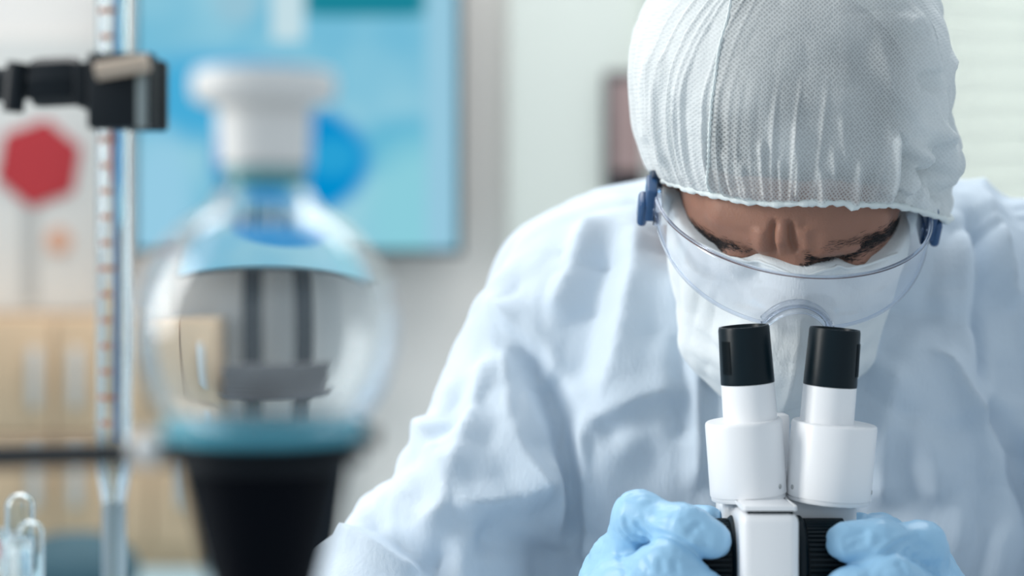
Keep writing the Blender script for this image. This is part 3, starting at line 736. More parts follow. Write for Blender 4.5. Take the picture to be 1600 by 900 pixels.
# fingers: joints in photo pixels and depth, radius
def J(*a): return [(W(px, py, d), r) for px, py, d, r in a]
HANDS = [
  dict(wrist=WL, f=[
    J((965, 893, 1.235, 0.0165), (998, 806, 1.207, 0.0132), (1070, 828, 1.186, 0.0128), (1112, 844, 1.181, 0.0115)),
    J((968, 925, 1.205, 0.0185), (1042, 884, 1.178, 0.0146), (1098, 930, 1.172, 0.0120), (1128, 968, 1.180, 0.0105)),
    J((940, 1040, 1.215, 0.0140), (1035, 968, 1.180, 0.0130), (1100, 1010, 1.180, 0.0110), (1122, 1040, 1.19, 0.0098)),
    J((935, 1085, 1.225, 0.0125), (1015, 1045, 1.195, 0.0110), (1068, 1080, 1.195, 0.0096), (1088, 1100, 1.2, 0.0086)),
    J((905, 1000, 1.275, 0.0170), (985, 880, 1.272, 0.0145), (1062, 826, 1.256, 0.0130), (1104, 816, 1.2395, 0.0100))]),
  dict(wrist=WR, f=[
    J((1462, 925, 1.235, 0.0165), (1438, 855, 1.207, 0.0138), (1368, 851, 1.186, 0.0128), (1321, 848, 1.181, 0.0115)),
    J((1470, 950, 1.205, 0.0180), (1390, 904, 1.178, 0.0142), (1325, 928, 1.172, 0.0125), (1285, 962, 1.180, 0.0105)),
    J((1500, 1050, 1.215, 0.0140), (1405, 985, 1.180, 0.0130), (1335, 1020, 1.180, 0.0110), (1305, 1045, 1.19, 0.0098)),
    J((1505, 1095, 1.225, 0.0125), (1425, 1055, 1.195, 0.0110), (1365, 1090, 1.195, 0.0096), (1345, 1108, 1.2, 0.0086)),
    J((1535, 1010, 1.275, 0.0170), (1450, 890, 1.272, 0.0145), (1378, 842, 1.257, 0.0130), (1345, 832, 1.2455, 0.0118))])]
def hand_sdf(P, H, off=0.0):
    d = None
    for j in H['f']:
        for (a, ra), (b, rb) in zip(j[:-1], j[1:]):
            c = cone(P, a, b, ra+off, rb+off); d_ = c if a is j[0][0] else smin(d_, c, 0.012)
        d = d_ if d is None else smin(d, d_, 0.003)
    w = H['wrist']; pm = None
    for j, r in zip(H['f'][:4], (0.017, 0.017, 0.016, 0.014)):
        c = cone(P, j[0][0]*0.92+j[1][0]*0.08, w*0.75+j[0][0]*0.25, r+off, 0.020+off); pm = c if pm is None else smin(pm, c, 0.012)
    pm = smin(pm, cone(P, H['f'][4][0][0], w, 0.019+off, 0.024+off), 0.015)
    return smin(d, pm, 0.012)
def body_sdf(P):
    d = head_sdf(P)
    nk = cone(P, hw((0, -0.035, -0.045)), NB, 0.048, 0.055); d = smin(d, nk, 0.03)
    t = None
    for sx in (-0.075, 0.075):
        c = cone(P, NB+[sx, 0.02, -0.09], PEL+[sx, 0, 0.05], 0.088, 0.09); t = c if t is None else smin(t, c, 0.08)
    t = smin(t, cone(P, SL+[0.01, 0, 0], SR-[0.01, 0, 0], 0.038, 0.038), 0.05)
    t = smin(t, cone(P, NB, (SL+SR)/2, 0.07, 0.07), 0.05)
    d = smin(d, t, 0.03)
    for S, E, H, s in ((SL, EL, HANDS[0], -1), (SR, ER, HANDS[1], 1)):
        d = smin(d, cone(P, S, E, 0.036, 0.034), 0.02); d = smin(d, cone(P, E, H['wrist'], 0.040, 0.026), 0.02)
        d = smin(d, hand_sdf(P, H, -0.003), 0.01)
        hip = PEL+[s*0.08, 0, 0]; kn = np.array([0.19+s*0.12, 1.36, 0.56]); an = np.array([0.19+s*0.12, 1.44, 0.09])
        d = smin(d, cone(P, hip, kn, 0.085, 0.055), 0.04); d = smin(d, cone(P, kn, an, 0.055, 0.037), 0.02)
        d = smin(d, cone(P, an+[0, 0.02, -0.045], an+[0, -0.15, -0.055], 0.04, 0.032), 0.02)
    return d

person = thing('person', (0.19, 1.76, 0), 'person in white gown, cap, mask and goggles bending over the microscope', 'person')
V, F = nets(body_sdf, (-0.25, 1.1, -0.005), (0.75, 1.95, 1.47), 0.006)
body = mesh('body', V, F, 'skin', person)
# refine the visible face and lay it exactly on the surface
bm = bmesh.new(); bm.from_mesh(body.data)
for lvl in range(2):
    C_ = np.array([v.co[:] for v in bm.verts], np.float32); q = hl(C_); mk = (q[:, 1] > 0.02) & (q[:, 2] > -0.03) & (q[:, 2] < 0.075) & (np.abs(q[:, 0]) < 0.09)
    bm.verts.ensure_lookup_table()
    ed = [e_ for e_ in bm.edges if mk[e_.verts[0].index] and mk[e_.verts[1].index]]
    bmesh.ops.subdivide_edges(bm, edges=ed, cuts=1 if lvl else 2, use_grid_fill=True); bm.verts.index_update()
bm.to_mesh(body.data); bm.free()
V = np.empty(len(body.data.vertices)*3, np.float32); body.data.vertices.foreach_get('co', V); V = V.reshape(-1, 3)
q = hl(V); mk = (q[:, 1] > 0.0) & (q[:, 2] > -0.14)
V[mk] = project(body_sdf, V[mk], 2)
g_ = sgrad(body_sdf, V[mk]); g_ /= np.linalg.norm(g_, axis=1)[:, None]; dsp = np.zeros(mk.sum(), np.float32); Vm = V[mk].copy()
for pts, amp, wd in (([(1213, 338), (1206, 360), (1205, 380), (1210, 402)], -0.0042, 0.0024), ([(1234, 340), (1237, 362), (1238, 380), (1246, 398)], -0.0042, 0.0024),
                     ([(1190, 352), (1188, 375), (1190, 396)], 0.0026, 0.0050), ([(1254, 352), (1258, 375), (1262, 394)], 0.0026, 0.0050),
                     ([(1222, 350), (1222, 385)], 0.0010, 0.0040), ([(1120, 392), (1160, 397), (1195, 396)], 0.0020, 0.0045), ([(1255, 394), (1300, 394), (1350, 384)], 0.0020, 0.0045),
                     ([(1100, 352), (1160, 366), (1185, 362)], -0.0006, 0.004), ([(1262, 362), (1310, 362), (1360, 350)], -0.0006, 0.004)):
    L3, _ = trace(body_sdf, smooth_line(pts, 12)); ds, tt, _ = poly_dist(Vm, L3)
    dsp += amp*np.exp(-(ds/wd)**2)*sstep(0, 0.3, tt+0.02)*sstep(0, 0.2, 1.02-tt)
V[mk] = Vm + g_*dsp[:, None]
body.data.vertices.foreach_set('co', V.ravel()); body.data.update()
body.data.polygons.foreach_set('use_smooth', np.ones(len(body.data.polygons), dtype=bool))

# hair under the cap
def hair_sdf(P):
    q = hl(P); d = ell(q, (0, -0.016, 0.040), (0.083, 0.102, 0.092))
    return smax(d, (0.040+(q[:, 1]-0.085)*0.50) - q[:, 2] + 0.017 + 0.003*vnoise(q*[1, 1, 1], 60), 0.01)
V, F = nets(hair_sdf, HO-0.17, HO+0.17, 0.005)
mesh('hair', V, F, 'hair_dark', person)

# eyebrows and lashes: strands rooted on the skin
def strands(name, line, n, ln, width, dirfun, jit, lift):
    L_ = smooth_line(line, 60)
    t = RNG.random(n); base = np.stack([np.interp(t*59, np.arange(60), L_[:, i]) for i in range(3)], 1)
    px = np.stack([base[:, 0]+RNG.normal(0, 1, n)*jit*0.5, base[:, 1]+RNG.normal(0, 1, n)*base[:, 2]], 1)
    R, _ = trace(body_sdf, px); N = sgrad(body_sdf, R.astype(np.float32)); N /= np.linalg.norm(N, axis=1)[:, None]
    Vs, Fs = [], []
    for i in range(n):
        dv = dirfun(t[i]) + RNG.normal(0, 0.13, 3); dv -= N[i]*dv.dot(N[i]); dv /= np.linalg.norm(dv)
        sd = np.cross(dv, N[i]); l = ln*random.uniform(0.6, 1.2); k = len(Vs)
        p0 = R[i]-N[i]*0.0004; p1 = p0+dv*l*0.55+N[i]*lift; p2 = p0+dv*l+N[i]*lift*1.3
        for p, w in ((p0, width), (p1, width*0.7)):
            Vs += [p-sd*w, p+sd*w, p+N[i]*w]
        Vs.append(p2)
        Fs += [(k, k+1, k+4, k+3), (k+1, k+2, k+5, k+4), (k+2, k, k+3, k+5), (k+3, k+4, k+6), (k+4, k+5, k+6), (k+5, k+3, k+6)]
    return tag(mesh(name, Vs, Fs, 'brow_hair', person), kind='stuff')
# columns: px, py, spread
strands('eyebrow', [(1064, 340, 2), (1085, 362, 4), (1115, 383, 6), (1150, 396, 7), (1190, 402, 5)], 1700, 0.0065, 0.00017, lambda t: np.array([-1, 0, 0.72-0.5*t]), 5, 0.0012)
strands('eyebrow', [(1256, 402, 5), (1300, 398, 7), (1345, 386, 7), (1385, 368, 5), (1418, 340, 3)], 1700, 0.0065, 0.00017, lambda t: np.array([1, 0, 0.05+0.6*t]), 5, 0.0012)

strands('eyelashes', [(1128, 400, 1), (1160, 408, 1), (1200, 414, 1)], 160, 0.006, 0.00014, lambda t: np.array([-0.5, -0.6, -0.9]), 3, 0.0015)
strands('eyelashes', [(1250, 412, 1), (1290, 408, 1), (1330, 400, 1)], 160, 0.006, 0.00014, lambda t: np.array([0.5, -0.6, -0.9]), 3, 0.0015)
# ---- gown
def gown_base(P):
    t = None
    for sx, r0 in ((-0.085, 0.125), (0.085, 0.125)):
        c = cone(P, NB+[sx, -0.005, -0.11], PEL+[sx, -0.01, 0.05], r0, 0.135); t = c if t is None else smin(t, c, 0.10)
    for sx in (-0.09, 0.09):   # front hanging from the chest
        t = smin(t, cone(P, NB+[sx, -0.005, -0.085], np.array([NB[0]+sx*1.15, 1.445, 0.86]), 0.115, 0.09), 0.08)
    t = smin(t, cone(P, NB+[-0.10, -0.02, -0.02], NB+[0.10, -0.02, -0.02], 0.088, 0.088), 0.06)
    for S, E, Wr in ((SL, EL, WL), (SR, ER, WR)):
        t = smin(t, cone(P, NB+[0, 0, 0.015], S, 0.075, 0.054), 0.04)
        t = smin(t, cone(P, S, E, 0.056, 0.071), 0.022)
        t = smin(t, cone(P, E, Wr+(E-Wr)*0.08, 0.066, 0.040), 0.03)
    # skirt over the lap
    t = smin(t, cone(P, PEL+[-0.09, -0.05, 0.02], np.array([0.07, 1.40, 0.57]), 0.12, 0.09), 0.06)
    t = smin(t, cone(P, PEL+[0.09, -0.05, 0.02], np.array([0.31, 1.40, 0.57]), 0.12, 0.09), 0.06)
    # neck opening
    t = smax(t, -cone(P, hw((0, -0.03, -0.05)), NB+[0, 0.0, 0.03], 0.070, 0.066), 0.012)
    return t
# folds: photo polyline, height (+ ridge, - valley) in m, half width in m
FOLDS = [
 ([(905, 900), (903, 780), (880, 660), (840, 580), (795, 500)], -0.013, 0.011),
 ([(915, 900), (912, 780), (905, 690), (898, 640)], 0.009, 0.008),
 ([(900, 668), (960, 640), (1010, 618), (1080, 600)], 0.005, 0.012),
 ([(930, 690), (990, 650), (1080, 625)], -0.004, 0.012),
 ([(1000, 330), (985, 430), (960, 560), (930, 650)], 0.006, 0.016),
 ([(960, 330), (935, 430), (910, 520), (900, 620)], -0.005, 0.016),
 ([(930, 330), (890, 430), (860, 500)], 0.005, 0.016),
 ([(1090, 500), (1088, 600), (1092, 700), (1085, 780)], 0.006, 0.009),
 ([(1070, 500), (1066, 600), (1070, 700)], -0.005, 0.012),
 ([(1030, 470), (1020, 560), (1015, 700), (1005, 780)], -0.003, 0.016),
 ([(780, 470), (830, 540), (860, 600)], 0.006, 0.012),
 ([(740, 500), (700, 560), (660, 590), (630, 620)], -0.004, 0.012),
 ([(800, 520), (790, 600), (800, 680), (830, 750), (850, 800)], 0.006, 0.014),
 ([(770, 560), (745, 640), (720, 700), (700, 760)], 0.005, 0.012),
 ([(720, 600), (700, 660), (660, 700)], -0.004, 0.012),
 ([(640, 640), (680, 700), (700, 770), (690, 800), (640, 830)], 0.006, 0.012),
 ([(700, 790), (760, 790), (830, 770), (860, 740)], 0.005, 0.012),
 ([(560, 800), (610, 840), (660, 870), (720, 890)], -0.008, 0.014),
 ([(740, 830), (800, 850), (850, 870), (900, 890)], -0.006, 0.014),
 ([(540, 840), (600, 870), (660, 900)], 0.006, 0.012),
 ([(850, 700), (870, 780), (880, 880)], 0.004, 0.010),
 # right side
 ([(1520, 300), (1530, 400), (1538, 520), (1540, 620)], -0.012, 0.010),
 ([(1540, 620), (1570, 680), (1600, 745), (1640, 810)], -0.010, 0.012),
 ([(1510, 310), (1518, 420), (1526, 520), (1528, 620)], 0.007, 0.010),
 ([(1440, 540), (1480, 560), (1500, 600), (1540, 660), (1590, 740)], 0.008, 0.011),
 ([(1420, 640), (1450, 720), (1470, 800)], 0.004, 0.016),
 ([(1400, 560), (1385, 640), (1375, 720), (1378, 800)], 0.006, 0.014),
 ([(1360, 560), (1430, 500), (1480, 470)], -0.004, 0.014),
 ([(1490, 640), (1520, 740), (1560, 840)], -0.004, 0.016),
 ([(1560, 340), (1580, 430), (1590, 470), (1600, 480)], 0.007, 0.010),
 ([(1560, 420), (1575, 560), (1590, 640)], -0.004, 0.015),
 ([(1500, 270), (1540, 310), (1560, 360)], 0.005, 0.014),
]
lines = []
for pts, amp, wd in FOLDS:
    L_ = smooth_line(pts, 18); L3, tt = trace(gown_base, L_, 1.0, 2.0)
    lines.append((L3, amp, wd*0.85))
def gown_disp(P, N):
    d = np.zeros(len(P), np.float32)
    for L3, amp, wd in lines:
        lo_, hi_ = L3.min(0)-wd*3, L3.max(0)+wd*3
        m = ((P > lo_) & (P < hi_)).all(1)
        if not m.any(): continue
        ds, tt, near = poly_dist(P[m], L3)
        fade = sstep(0, 0.18, tt)*sstep(0, 0.18, 1-tt)
        p = np.exp(-(ds/wd)**2) if amp < 0 else np.maximum(0, 1-ds/(wd*1.7))**1.5
        d[m] += amp*p*fade
    # overall crumple of the stiff cloth, creases running with the drape
    Q = P.copy(); Q[:, 2] *= 0.55; Q += 0.03*np.stack([vnoise(P, 9, s) for s in (1, 2, 3)], 1)
    n1 = np.abs(vnoise(Q, 11, 5)); n2 = np.abs(vnoise(Q, 23, 6)); n3 = np.abs(vnoise(Q, 47, 8)); 
    d = d*1.9 + 0.020*(n1-0.25) + 0.010*(n2-0.25) + 0.003*(n3-0.25)
    return d
V, F = nets(gown_base, (-0.26, 1.12, 0.4), (0.80, 1.98, 1.37), 0.0035)
N = vnormals(V, F); V = V + N*gown_disp(V, N)[:, None]
# open collar: drop the part inside the neck hole
gown = mesh('gown', V, F, 'gown_cloth', person)

# ---- gloves
for H, nm in zip(HANDS, ('a', 'b')):
    allp = np.array([p for j in H['f'] for p, r in j]+[H['wrist']])
    cu = H['wrist'] + (H['wrist']-allp[0])*0.25
    def gs(P, H=H, cu=cu):
        d = smin(hand_sdf(P, H), cone(P, H['wrist'], cu, 0.031, 0.038), 0.015)
        return d
    V, F = nets(gs, np.minimum(allp.min(0), cu)-0.045, np.maximum(allp.max(0), cu)+0.045, 0.0016)
    N = vnormals(V, F)
    Q = V.copy(); Q += 0.006*np.stack([vnoise(V, 60, s) for s in (11, 12, 13)], 1)
    dd = 0.0016*(np.abs(vnoise(Q, 75, 3))-0.25)*(0.6+vnoise(V, 25, 4)) + 0.0007*(np.abs(vnoise(Q, 170, 9))-0.25)
    # creases at the finger bends
    for j in H['f'][:2]:
        c, r = j[1]; ax = (j[2][0]-j[0][0]); ax /= np.linalg.norm(ax)
        s = (V-c)@ax; dist = np.linalg.norm(V-c, axis=1)
        inner = sstep(0.0, 0.012, -(V[:, 2]-c[2]))
        dd += -0.0016*np.abs(np.sin(s*420+2*vnoise(V, 90, 2)))*np.exp(-(s/0.012)**2)*(dist < r*2)*inner
    GF = (([(972, 806), (985, 828), (1004, 842)], -0.0020), ([(990, 812), (1000, 828), (1014, 846)], -0.0022), ([(1006, 818), (1040, 828), (1075, 843), (1105, 854)], 0.0016),
          ([(1006, 824), (1040, 835), (1075, 850)], -0.0012), ([(1072, 838), (1088, 822), (1102, 818)], -0.0012), ([(1000, 872), (1010, 885), (1014, 900)], -0.0014), ([(1030, 870), (1034, 885), (1030, 900)], -0.0014), ([(1052, 872), (1058, 900)], -0.0012),
          ([(965, 860), (972, 880), (985, 900)], -0.0015), ([(970, 838), (1010, 848), (1050, 846)], -0.0010)) if nm == 'a' else (([(1310, 850), (1335, 836), (1362, 828)], -0.0016), ([(1318, 862), (1342, 848), (1360, 842)], -0.0012), ([(1375, 868), (1410, 848), (1445, 834)], -0.0020),
          ([(1362, 866), (1400, 842), (1430, 828)], 0.0012), ([(1405, 872), (1432, 852), (1448, 846)], -0.0020), ([(1418, 880), (1440, 864), (1458, 850)], -0.0018), ([(1360, 826), (1362, 845), (1358, 858)], 0.0010), ([(1400, 876), (1412, 890), (1416, 900)], -0.0014))
    for pts, amp in GF:
        L3, _ = trace(gs, smooth_line(pts, 12), 0.9, 1.4); ds, tt, _ = poly_dist(V, L3)
        dd = dd + amp*np.exp(-(ds/0.0024)**2)*sstep(0, 0.25, tt)*sstep(0, 0.25, 1-tt)
    V = V + N*dd[:, None]
    g = mesh('glove', V, F, 'glove_blue', person)
    g['label'] = 'thin blue nitrile glove'

# ---- face mask
def mask_sdf(P):
    q = hl(P); m = q.copy(); m[:, 0] = np.abs(m[:, 0])
    d = head_sdf(P)-0.0045
    d = smin(d, cone(q, (0, 0.088, -0.012), (0, 0.092, -0.058), 0.0150, 0.029), 0.02)
    d = smin(d, cone(q, (0, 0.094, -0.058), (0, 0.070, -0.098), 0.034, 0.036), 0.025)
    d = smin(d, cone(m, (0.050, 0.050, -0.02), (0.040, 0.058, -0.08), 0.016, 0.024), 0.035)
    d = smin(d, cone(m, (0.062, 0.030, -0.012), (0.058, 0.022, -0.06), 0.012, 0.012), 0.02)
    top = q[:, 2] - 0.0050 + 0.010*sstep(0.015, 0.05, m[:, 0]) - 0.10*np.maximum(0, m[:, 0]-0.03)
    d = smax(d, top, 0.003)
    return smax(d, -0.004-(q[:, 1])-0.2*(q[:, 2]), 0.006)
V, F = nets(mask_sdf, HO-[0.12, 0.18, 0.2], HO+[0.12, 0.08, 0.06], 0.0022)
N = vnormals(V, F); q = hl(V)
dm = 0.0025*(np.abs(vnoise(q*[1, 1, 0.5], 45, 3))-0.2)+0.0012*(np.abs(vnoise(q*[1, 1, 0.6], 95, 5))-0.2)
dm *= sstep(-0.002, -0.02, q[:, 2])
dm += 0.0022*np.exp(-((q[:, 0]-0.002)/0.0025)**2)*(q[:, 1] > 0.08)*(q[:, 2] < -0.02)
V = V+N*dm[:, None]
msk = mesh('face_mask', V, F, 'mask_cloth', person)
tube('mask_edge', [hw((x, y, z)) for x, y, z in []] or [project(mask_sdf, hw((x, 0.11-0.9*abs(x)**1.0*0.75, 0.0040-0.010*float(sstep(0.015, 0.05, abs(x)))+0.1*max(0, abs(x)-0.03)))[None].astype(np.float32), 3)[0] for x in np.linspace(-0.068, 0.068, 60)], 0.0011, 'mask_cloth', msk, n=8)

# ---- bouffant cap
nu, nv = 640, 230
ph = np.linspace(0, 2*math.pi, nu, endpoint=False); tv = np.linspace(0, 1, nv)**1.15
PH, TV = np.meshgrid(ph, tv, indexing='ij')
sx, cx = np.sin(PH), np.cos(PH)                       # phi 0 = front of the face
ex = 0.089*sx; ey = -0.006+0.0955*cx; ez = 0.008+0.047*cx-0.004*sx-0.004-0.007*sstep(0.3, -0.3, sx)-0.016*np.exp(-((PH-1.38)/0.42)**2)
ex = ex + 0.022*np.exp(-((PH-1.38)/0.42)**2)
ex = np.where(cx > 0, ex*(1-0.03*cx), ex)
al0 = -0.42+0.40*np.maximum(0, cx)**0.7
al = al0 + TV*(math.pi/2-al0)
pw = 0.72
ca = np.sign(np.cos(al))*np.abs(np.cos(al))**pw; sa = np.sign(np.sin(al))*np.abs(np.sin(al))**0.85
hx = np.sign(sx)*np.abs(sx)**0.9; hy = np.sign(cx)*np.abs(cx)**0.9
bx3 = np.where(sx > 0, 0.0955, 0.1085)*ca*hx; by3 = -0.022+0.112*ca*hy - 0.015*TV; bz3 = 0.058+0.112*sa
wv = sstep(0, 0.30, TV)
X = ex*(1-wv)+bx3*wv; Y = ey*(1-wv)+by3*wv; Z = ez*(1-wv)+bz3*wv
X = X - 0.004*np.maximum(0, -sx)*wv
Lc = np.stack([X, Y, Z], -1).reshape(-1, 3).astype(np.float32)
idx = np.arange(nu*nv).reshape(nu, nv)
Fq = np.stack([idx[:, :-1], np.roll(idx, -1, 0)[:, :-1], np.roll(idx, -1, 0)[:, 1:], idx[:, 1:]], -1).reshape(-1, 4)
def lnorm(L): return vnormals(L, Fq)
Nn = lnorm(Lc)
if (Nn*(Lc-np.array([0, -0.02, 0.06]))).sum() < 0: Fq = Fq[:, ::-1]; Nn = -Nn
phf, tf = PH.ravel(), TV.ravel()
def ring(fr, seed, st=3.0):   # noise around the hem that runs up the cap
    return vnoise(np.stack([np.sin(phf)*fr, np.cos(phf)*fr, tf*st+seed], 1), 1.0, seed)
g1 = np.maximum(0, 1-np.abs(ring(9, 1, 1.2))*3.2); g2 = np.maximum(0, 1-np.abs(ring(19, 2, 1.6))*3.0); g3 = np.maximum(0, 1-np.abs(ring(4.5, 3, 2.0))*4.0)
fadeE = sstep(0.015, 0.09, tf)*(1-sstep(0.10, 0.42, tf))
dc = 0.0032*g1*fadeE + 0.0016*g2*sstep(0.01, 0.06, tf)*(1-sstep(0.08, 0.25, tf))
leftness = sstep(-0.35, -0.75, np.sin(phf)); rightness = sstep(0.45, 0.85, np.sin(phf))*(np.cos(phf) > -0.6)
dc += 0.0015*g1*leftness*sstep(0.05, 0.2, tf)*(1-sstep(0.6, 0.9, tf))
dc += 0.0045*g3*rightness*sstep(0.02, 0.12, tf)*(1-sstep(0.45, 0.85, tf))
dc += 0.0032*(np.abs(vnoise(Lc, 26, 21))-0.25)*rightness*(1-sstep(0.5, 0.8, tf))*2
dc += 0.0030*(np.abs(vnoise(Lc*[1, 1, 0.6], 22, 22))-0.25) + 0.0012*(np.abs(vnoise(Lc, 60, 23))-0.25)
# ear pushing out under the cloth on the image's right
dc += 0.013*np.exp(-(((phf-math.radians(118))/0.22)**2 + ((tf-0.30)/0.14)**2))
# folds seen on the cloth, as lines over the front of the cap
CF = [([(1340, 60), (1356, 120), (1385, 160), (1430, 200)], -0.0020, 0.007),
  ([(1396, 190), (1388, 250), (1378, 305)], 0.0042, 0.0035), ([(1428, 215), (1436, 250), (1408, 305)], 0.005, 0.004),
  ([(1370, 40), (1395, 130), (1430, 180), (1450, 240)], 0.0018, 0.006), ([(1400, 205), (1416, 262), (1404, 322)], -0.0030, 0.005), ([(1455, 200), (1452, 262), (1466, 318)], -0.0035, 0.005),
  ([(1440, 180), (1468, 222), (1482, 300)], 0.004, 0.005), ([(1418, 240), (1440, 280), (1470, 262)], -0.005, 0.005), ([(1410, 12), (1440, 55), (1452, 120)], 0.0028, 0.006),
  ([(1400, 30), (1438, 80), (1455, 150)], -0.003, 0.006), ([(1190, 210), (1192, 260), (1198, 312)], 0.0035, 0.003), ([(1243, 185), (1246, 250), (1244, 315)], 0.0036, 0.003),
  ([(1218, 240), (1221, 316)], 0.0022, 0.0025), ([(1316, 175), (1320, 260)], 0.0016, 0.0034), ([(1281, 255), (1284, 320)], 0.0032, 0.003), ([(1340, 240), (1332, 322)], 0.003, 0.003),
  ([(1160, 245), (1172, 312)], 0.0026, 0.003), ([(1130, 225), (1150, 312)], 0.0028, 0.003), ([(1300, 225), (1306, 320)], 0.002, 0.0025),
  ([(1018, 60), (1004, 140), (1012, 230)], 0.0035, 0.004), ([(1040, 70), (1026, 160), (1042, 262)], 0.0035, 0.0035), ([(1062, 120), (1058, 200), (1072, 286)], 0.0025, 0.003)]
Wc = hw(Lc); PXc = np.stack([800+Wc[:, 0]/(K*Wc[:, 1]), 450-(Wc[:, 2]-CAMZ)/(K*Wc[:, 1]), np.zeros(len(Wc))], 1).astype(np.float32)
frontal = sstep(0.05, -0.15, (Nn @ HB)[:, 1])*sstep(1.46, 1.42, Wc[:, 1])
for pts, amp, wd in CF:
    L_ = smooth_line([(x, y, 0) for x, y in pts], 14); ds, tt, _ = poly_dist(PXc, L_)
    dc += amp*(2.6 if pts[0][0] > 1390 else 1.5 if pts[0][0] > 1337 else 1.0)*np.exp(-(ds*0.00042/(wd*(0.85 if pts[0][0] > 1337 else 0.68)))**2)*sstep(0, 0.25, tt)*sstep(0, 0.12, 1-tt)*frontal
Lc = Lc + Nn*dc[:, None]
Vc = hw(Lc)
cap = mesh('bouffant_cap', Vc, Fq, 'cap_cloth', person)
uvl = cap.data.uv_layers.new(name='weave')
UV = np.stack([np.sin(phf-math.pi)*0 + (phf/(2*math.pi))*0.62, tf*0.22], 1)
# planar weave coordinates: along the face of the cap
UV = np.stack([Lc[:, 0]+0.3*Lc[:, 1]*np.sin(phf), Lc[:, 2]-0.6*Lc[:, 1]], 1)
li = np.empty(len(cap.data.loops), np.int32); cap.data.loops.foreach_get('vertex_index', li)
uvl.data.foreach_set('uv', UV[li].astype(np.float32).ravel())
SPX = np.array([(1160, -90), (1147, -40), (1140, 20), (1122, 90), (1111, 170), (1108, 250), (1113, 316), (1114, 340)], float)
seamx = Lc[:, 0] + (np.interp(PXc[:, 1], SPX[:, 1], SPX[:, 0])-PXc[:, 0])*0.00043 + 9*(frontal < 0.02)
sheer = 0.60*np.ones(len(Lc))
sheer *= 1-0.72*sstep(0.004, -0.004, Lc[:, 0]-seamx)          # double layer left of the seam
sheer *= 1-0.22*np.clip(dc/0.006, 0, 1)
sheer *= 1-0.25*rightness
sheer *= 1-0.75*sstep(0.035, 0.080, Lc[:, 0]-0.1*(Lc[:, 2]-0.1))
sheer *= 1-0.5*sstep(0.03, 0.0, tf)
sheer *= 0.85+0.3*vnoise(Lc, 30, 31)
at = cap.data.attributes.new('sheer', 'FLOAT', 'POINT'); at.data.foreach_set('value', sheer.astype(np.float32))
hem = (Vc+ (Nn @ HB.astype(float))*0.0008).reshape(nu, nv, 3)[:, 0]
tube('elastic_hem', [p for p in hem[::3]], [0.0021*(1+0.25*math.sin(i*1.9)+0.15*math.sin(i*0.77)) for i in range(len(hem[::3]))], 'cap_hem', cap, n=8, closed=True)
# stitched seam on the front
seam = []
for pt in smooth_line([(x, y, 0) for x, y in SPX[1:-1]], 80):
    k = np.argmin((PXc[:, 0]-pt[0])**2+(PXc[:, 1]-pt[1])**2+1e6*(frontal < 0.5)); seam.append(k)
sp3 = np.array([Lc[k]+Nn[k]*0.0004 for k in seam]); sp3 = smooth_line(sp3[:, [0, 2, 1]], 140)[:, [0, 2, 1]]
tube('seam', [hw(p) for p in sp3], [0.0007+0.0005*(i % 4 < 2) for i in range(len(sp3))], 'cap_hem', cap, n=6)

# ---- safety goggles
def gx(s):
    a = s*math.radians(80); c80 = math.cos(math.radians(80))
    return 0.0905*math.sin(a)/math.sin(math.radians(80)), 0.030+0.094*((math.cos(a)-c80)/(1-c80))**0.9
def gtop(s): return 0.0205-0.010*abs(s)**2.2
def gbot(s):
    b = -0.0215+0.022*abs(s)**2.6
    x = abs(gx(s)[0]); b += 0.0165*max(0, 1-(x/0.0205)**2)**0.8
    return b
ns, nt_ = 121, 14; Lg = []
for i in range(ns):
    s = -1+2*i/(ns-1); x, y = gx(s); t_, b_ = gtop(s), gbot(s)
    for j in range(nt_):
        f = j/(nt_-1); z = t_+(b_-t_)*f
        Lg.append((x*(1+0.0*f), y+0.006*math.sin(math.pi*f)*(1-abs(s))-0.004*f*f*(1-s*s*0.5)+0.008, z))
Lg = np.array(Lg); id2 = np.arange(ns*nt_).reshape(ns, nt_)
Fg = np.stack([id2[:-1, :-1], id2[1:, :-1], id2[1:, 1:], id2[:-1, 1:]], -1).reshape(-1, 4)
lens = mesh('safety_goggles', hw(Lg), Fg, 'lens_clear', person)
lens['label'] = 'clear wraparound safety goggles'
sol = lens.modifiers.new('thickness', 'SOLIDIFY'); sol.thickness = 0.0016; sol.offset = 0
G3 = Lg.reshape(ns, nt_, 3)
tube('lens_rim', [hw(p) for p in G3[:, 0]], 0.00125, 'lens_rim', lens, n=8)
tube('lens_rim', [hw(p) for p in G3[:, -1]], 0.00125, 'lens_rim', lens, n=8)
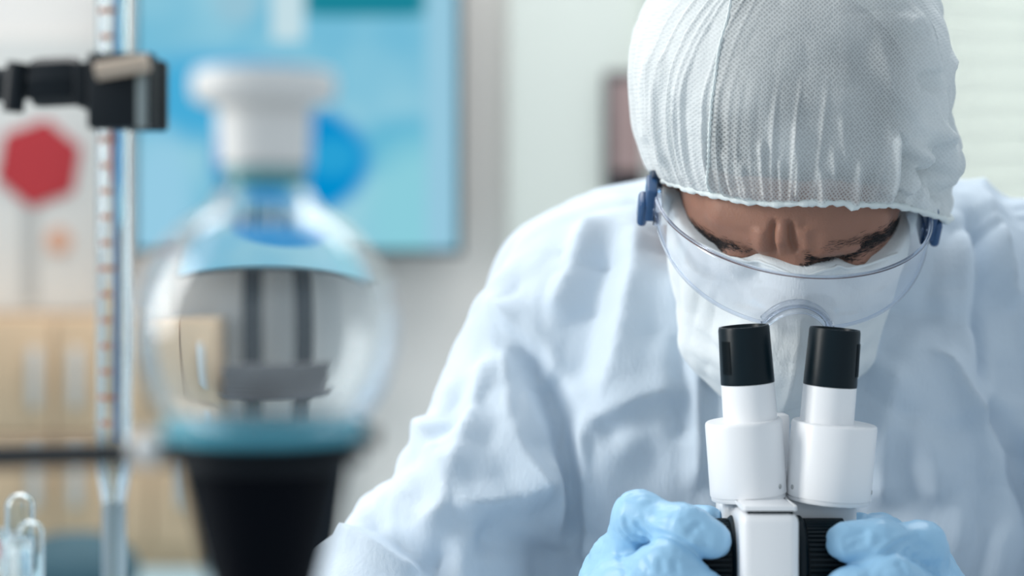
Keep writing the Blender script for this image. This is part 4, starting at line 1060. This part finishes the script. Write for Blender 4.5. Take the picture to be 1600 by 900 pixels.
nb = [k for k in range(ns) if abs(gx(-1+2*k/(ns-1))[0]) < 0.0215]
tube('nose_bridge', [hw(G3[k, -1]+[0, 0.002, -0.0005]) for k in nb], 0.0030, 'nose_piece', lens, n=10)
tube('nose_bridge', [hw(G3[k, -1]+[0, -0.006, -0.001]) for k in nb], 0.0022, 'nose_piece', lens, n=10)
for s in (-1, 1):
    x, y = gx(s); M = Matrix(((hr[0], hf[0], hu[0], 0), (hr[1], hf[1], hu[1], 0), (hr[2], hf[2], hu[2], 0), (0, 0, 0, 1))); M.translation = Vector(HO)
    b = lambda nm, lo, hi, m, bv=0.0015: box(nm, [lo[i]-0.007*(i == 2) for i in range(3)], [hi[i]-0.007*(i == 2) for i in range(3)], m, lens, bevel=bv, seg=3, M=M)
    X0 = s*0.0905
    xs = lambda u, v: sorted((X0+s*u, X0+s*v))
    u, v = xs(-0.001, 0.006); b('hinge', (u, 0.012, -0.004), (v, 0.034, 0.020), 'goggle_blue')
    u, v = xs(0.004, 0.0105); b('hinge_button', (u, 0.016, -0.009), (v, 0.034, 0.010), 'goggle_blue', 0.003)
    u, v = xs(-0.005, 0.003); b('temple_arm', (u, -0.075, 0.010), (v, 0.018, 0.023), 'goggle_navy', 0.002)
    u, v = xs(-0.0045, 0.0005); b('lens_lug', (u, 0.018, -0.002), (v, 0.042, 0.014), 'lens_rim', 0.001)

# stool under the person
so = thing('stool', (0.19, 1.78, 0), 'grey lab stool hidden under the seated person', 'stool')
lathe('stool_seat', [(0, 0.44), (0.17, 0.44), (0.18, 0.45), (0.18, 0.475), (0.165, 0.485), (0, 0.485)], 'stool_grey', so, M=Matrix.Translation((0.19, 1.78, 0)))
lathe('stool_column', [(0, 0.03), (0.03, 0.03), (0.03, 0.44), (0, 0.44)], 'clamp_steel', so, n=24, M=Matrix.Translation((0.19, 1.78, 0)))
lathe('stool_base', [(0, 0), (0.22, 0), (0.22, 0.015), (0.05, 0.035), (0, 0.035)], 'stool_grey', so, M=Matrix.Translation((0.19, 1.78, 0)))
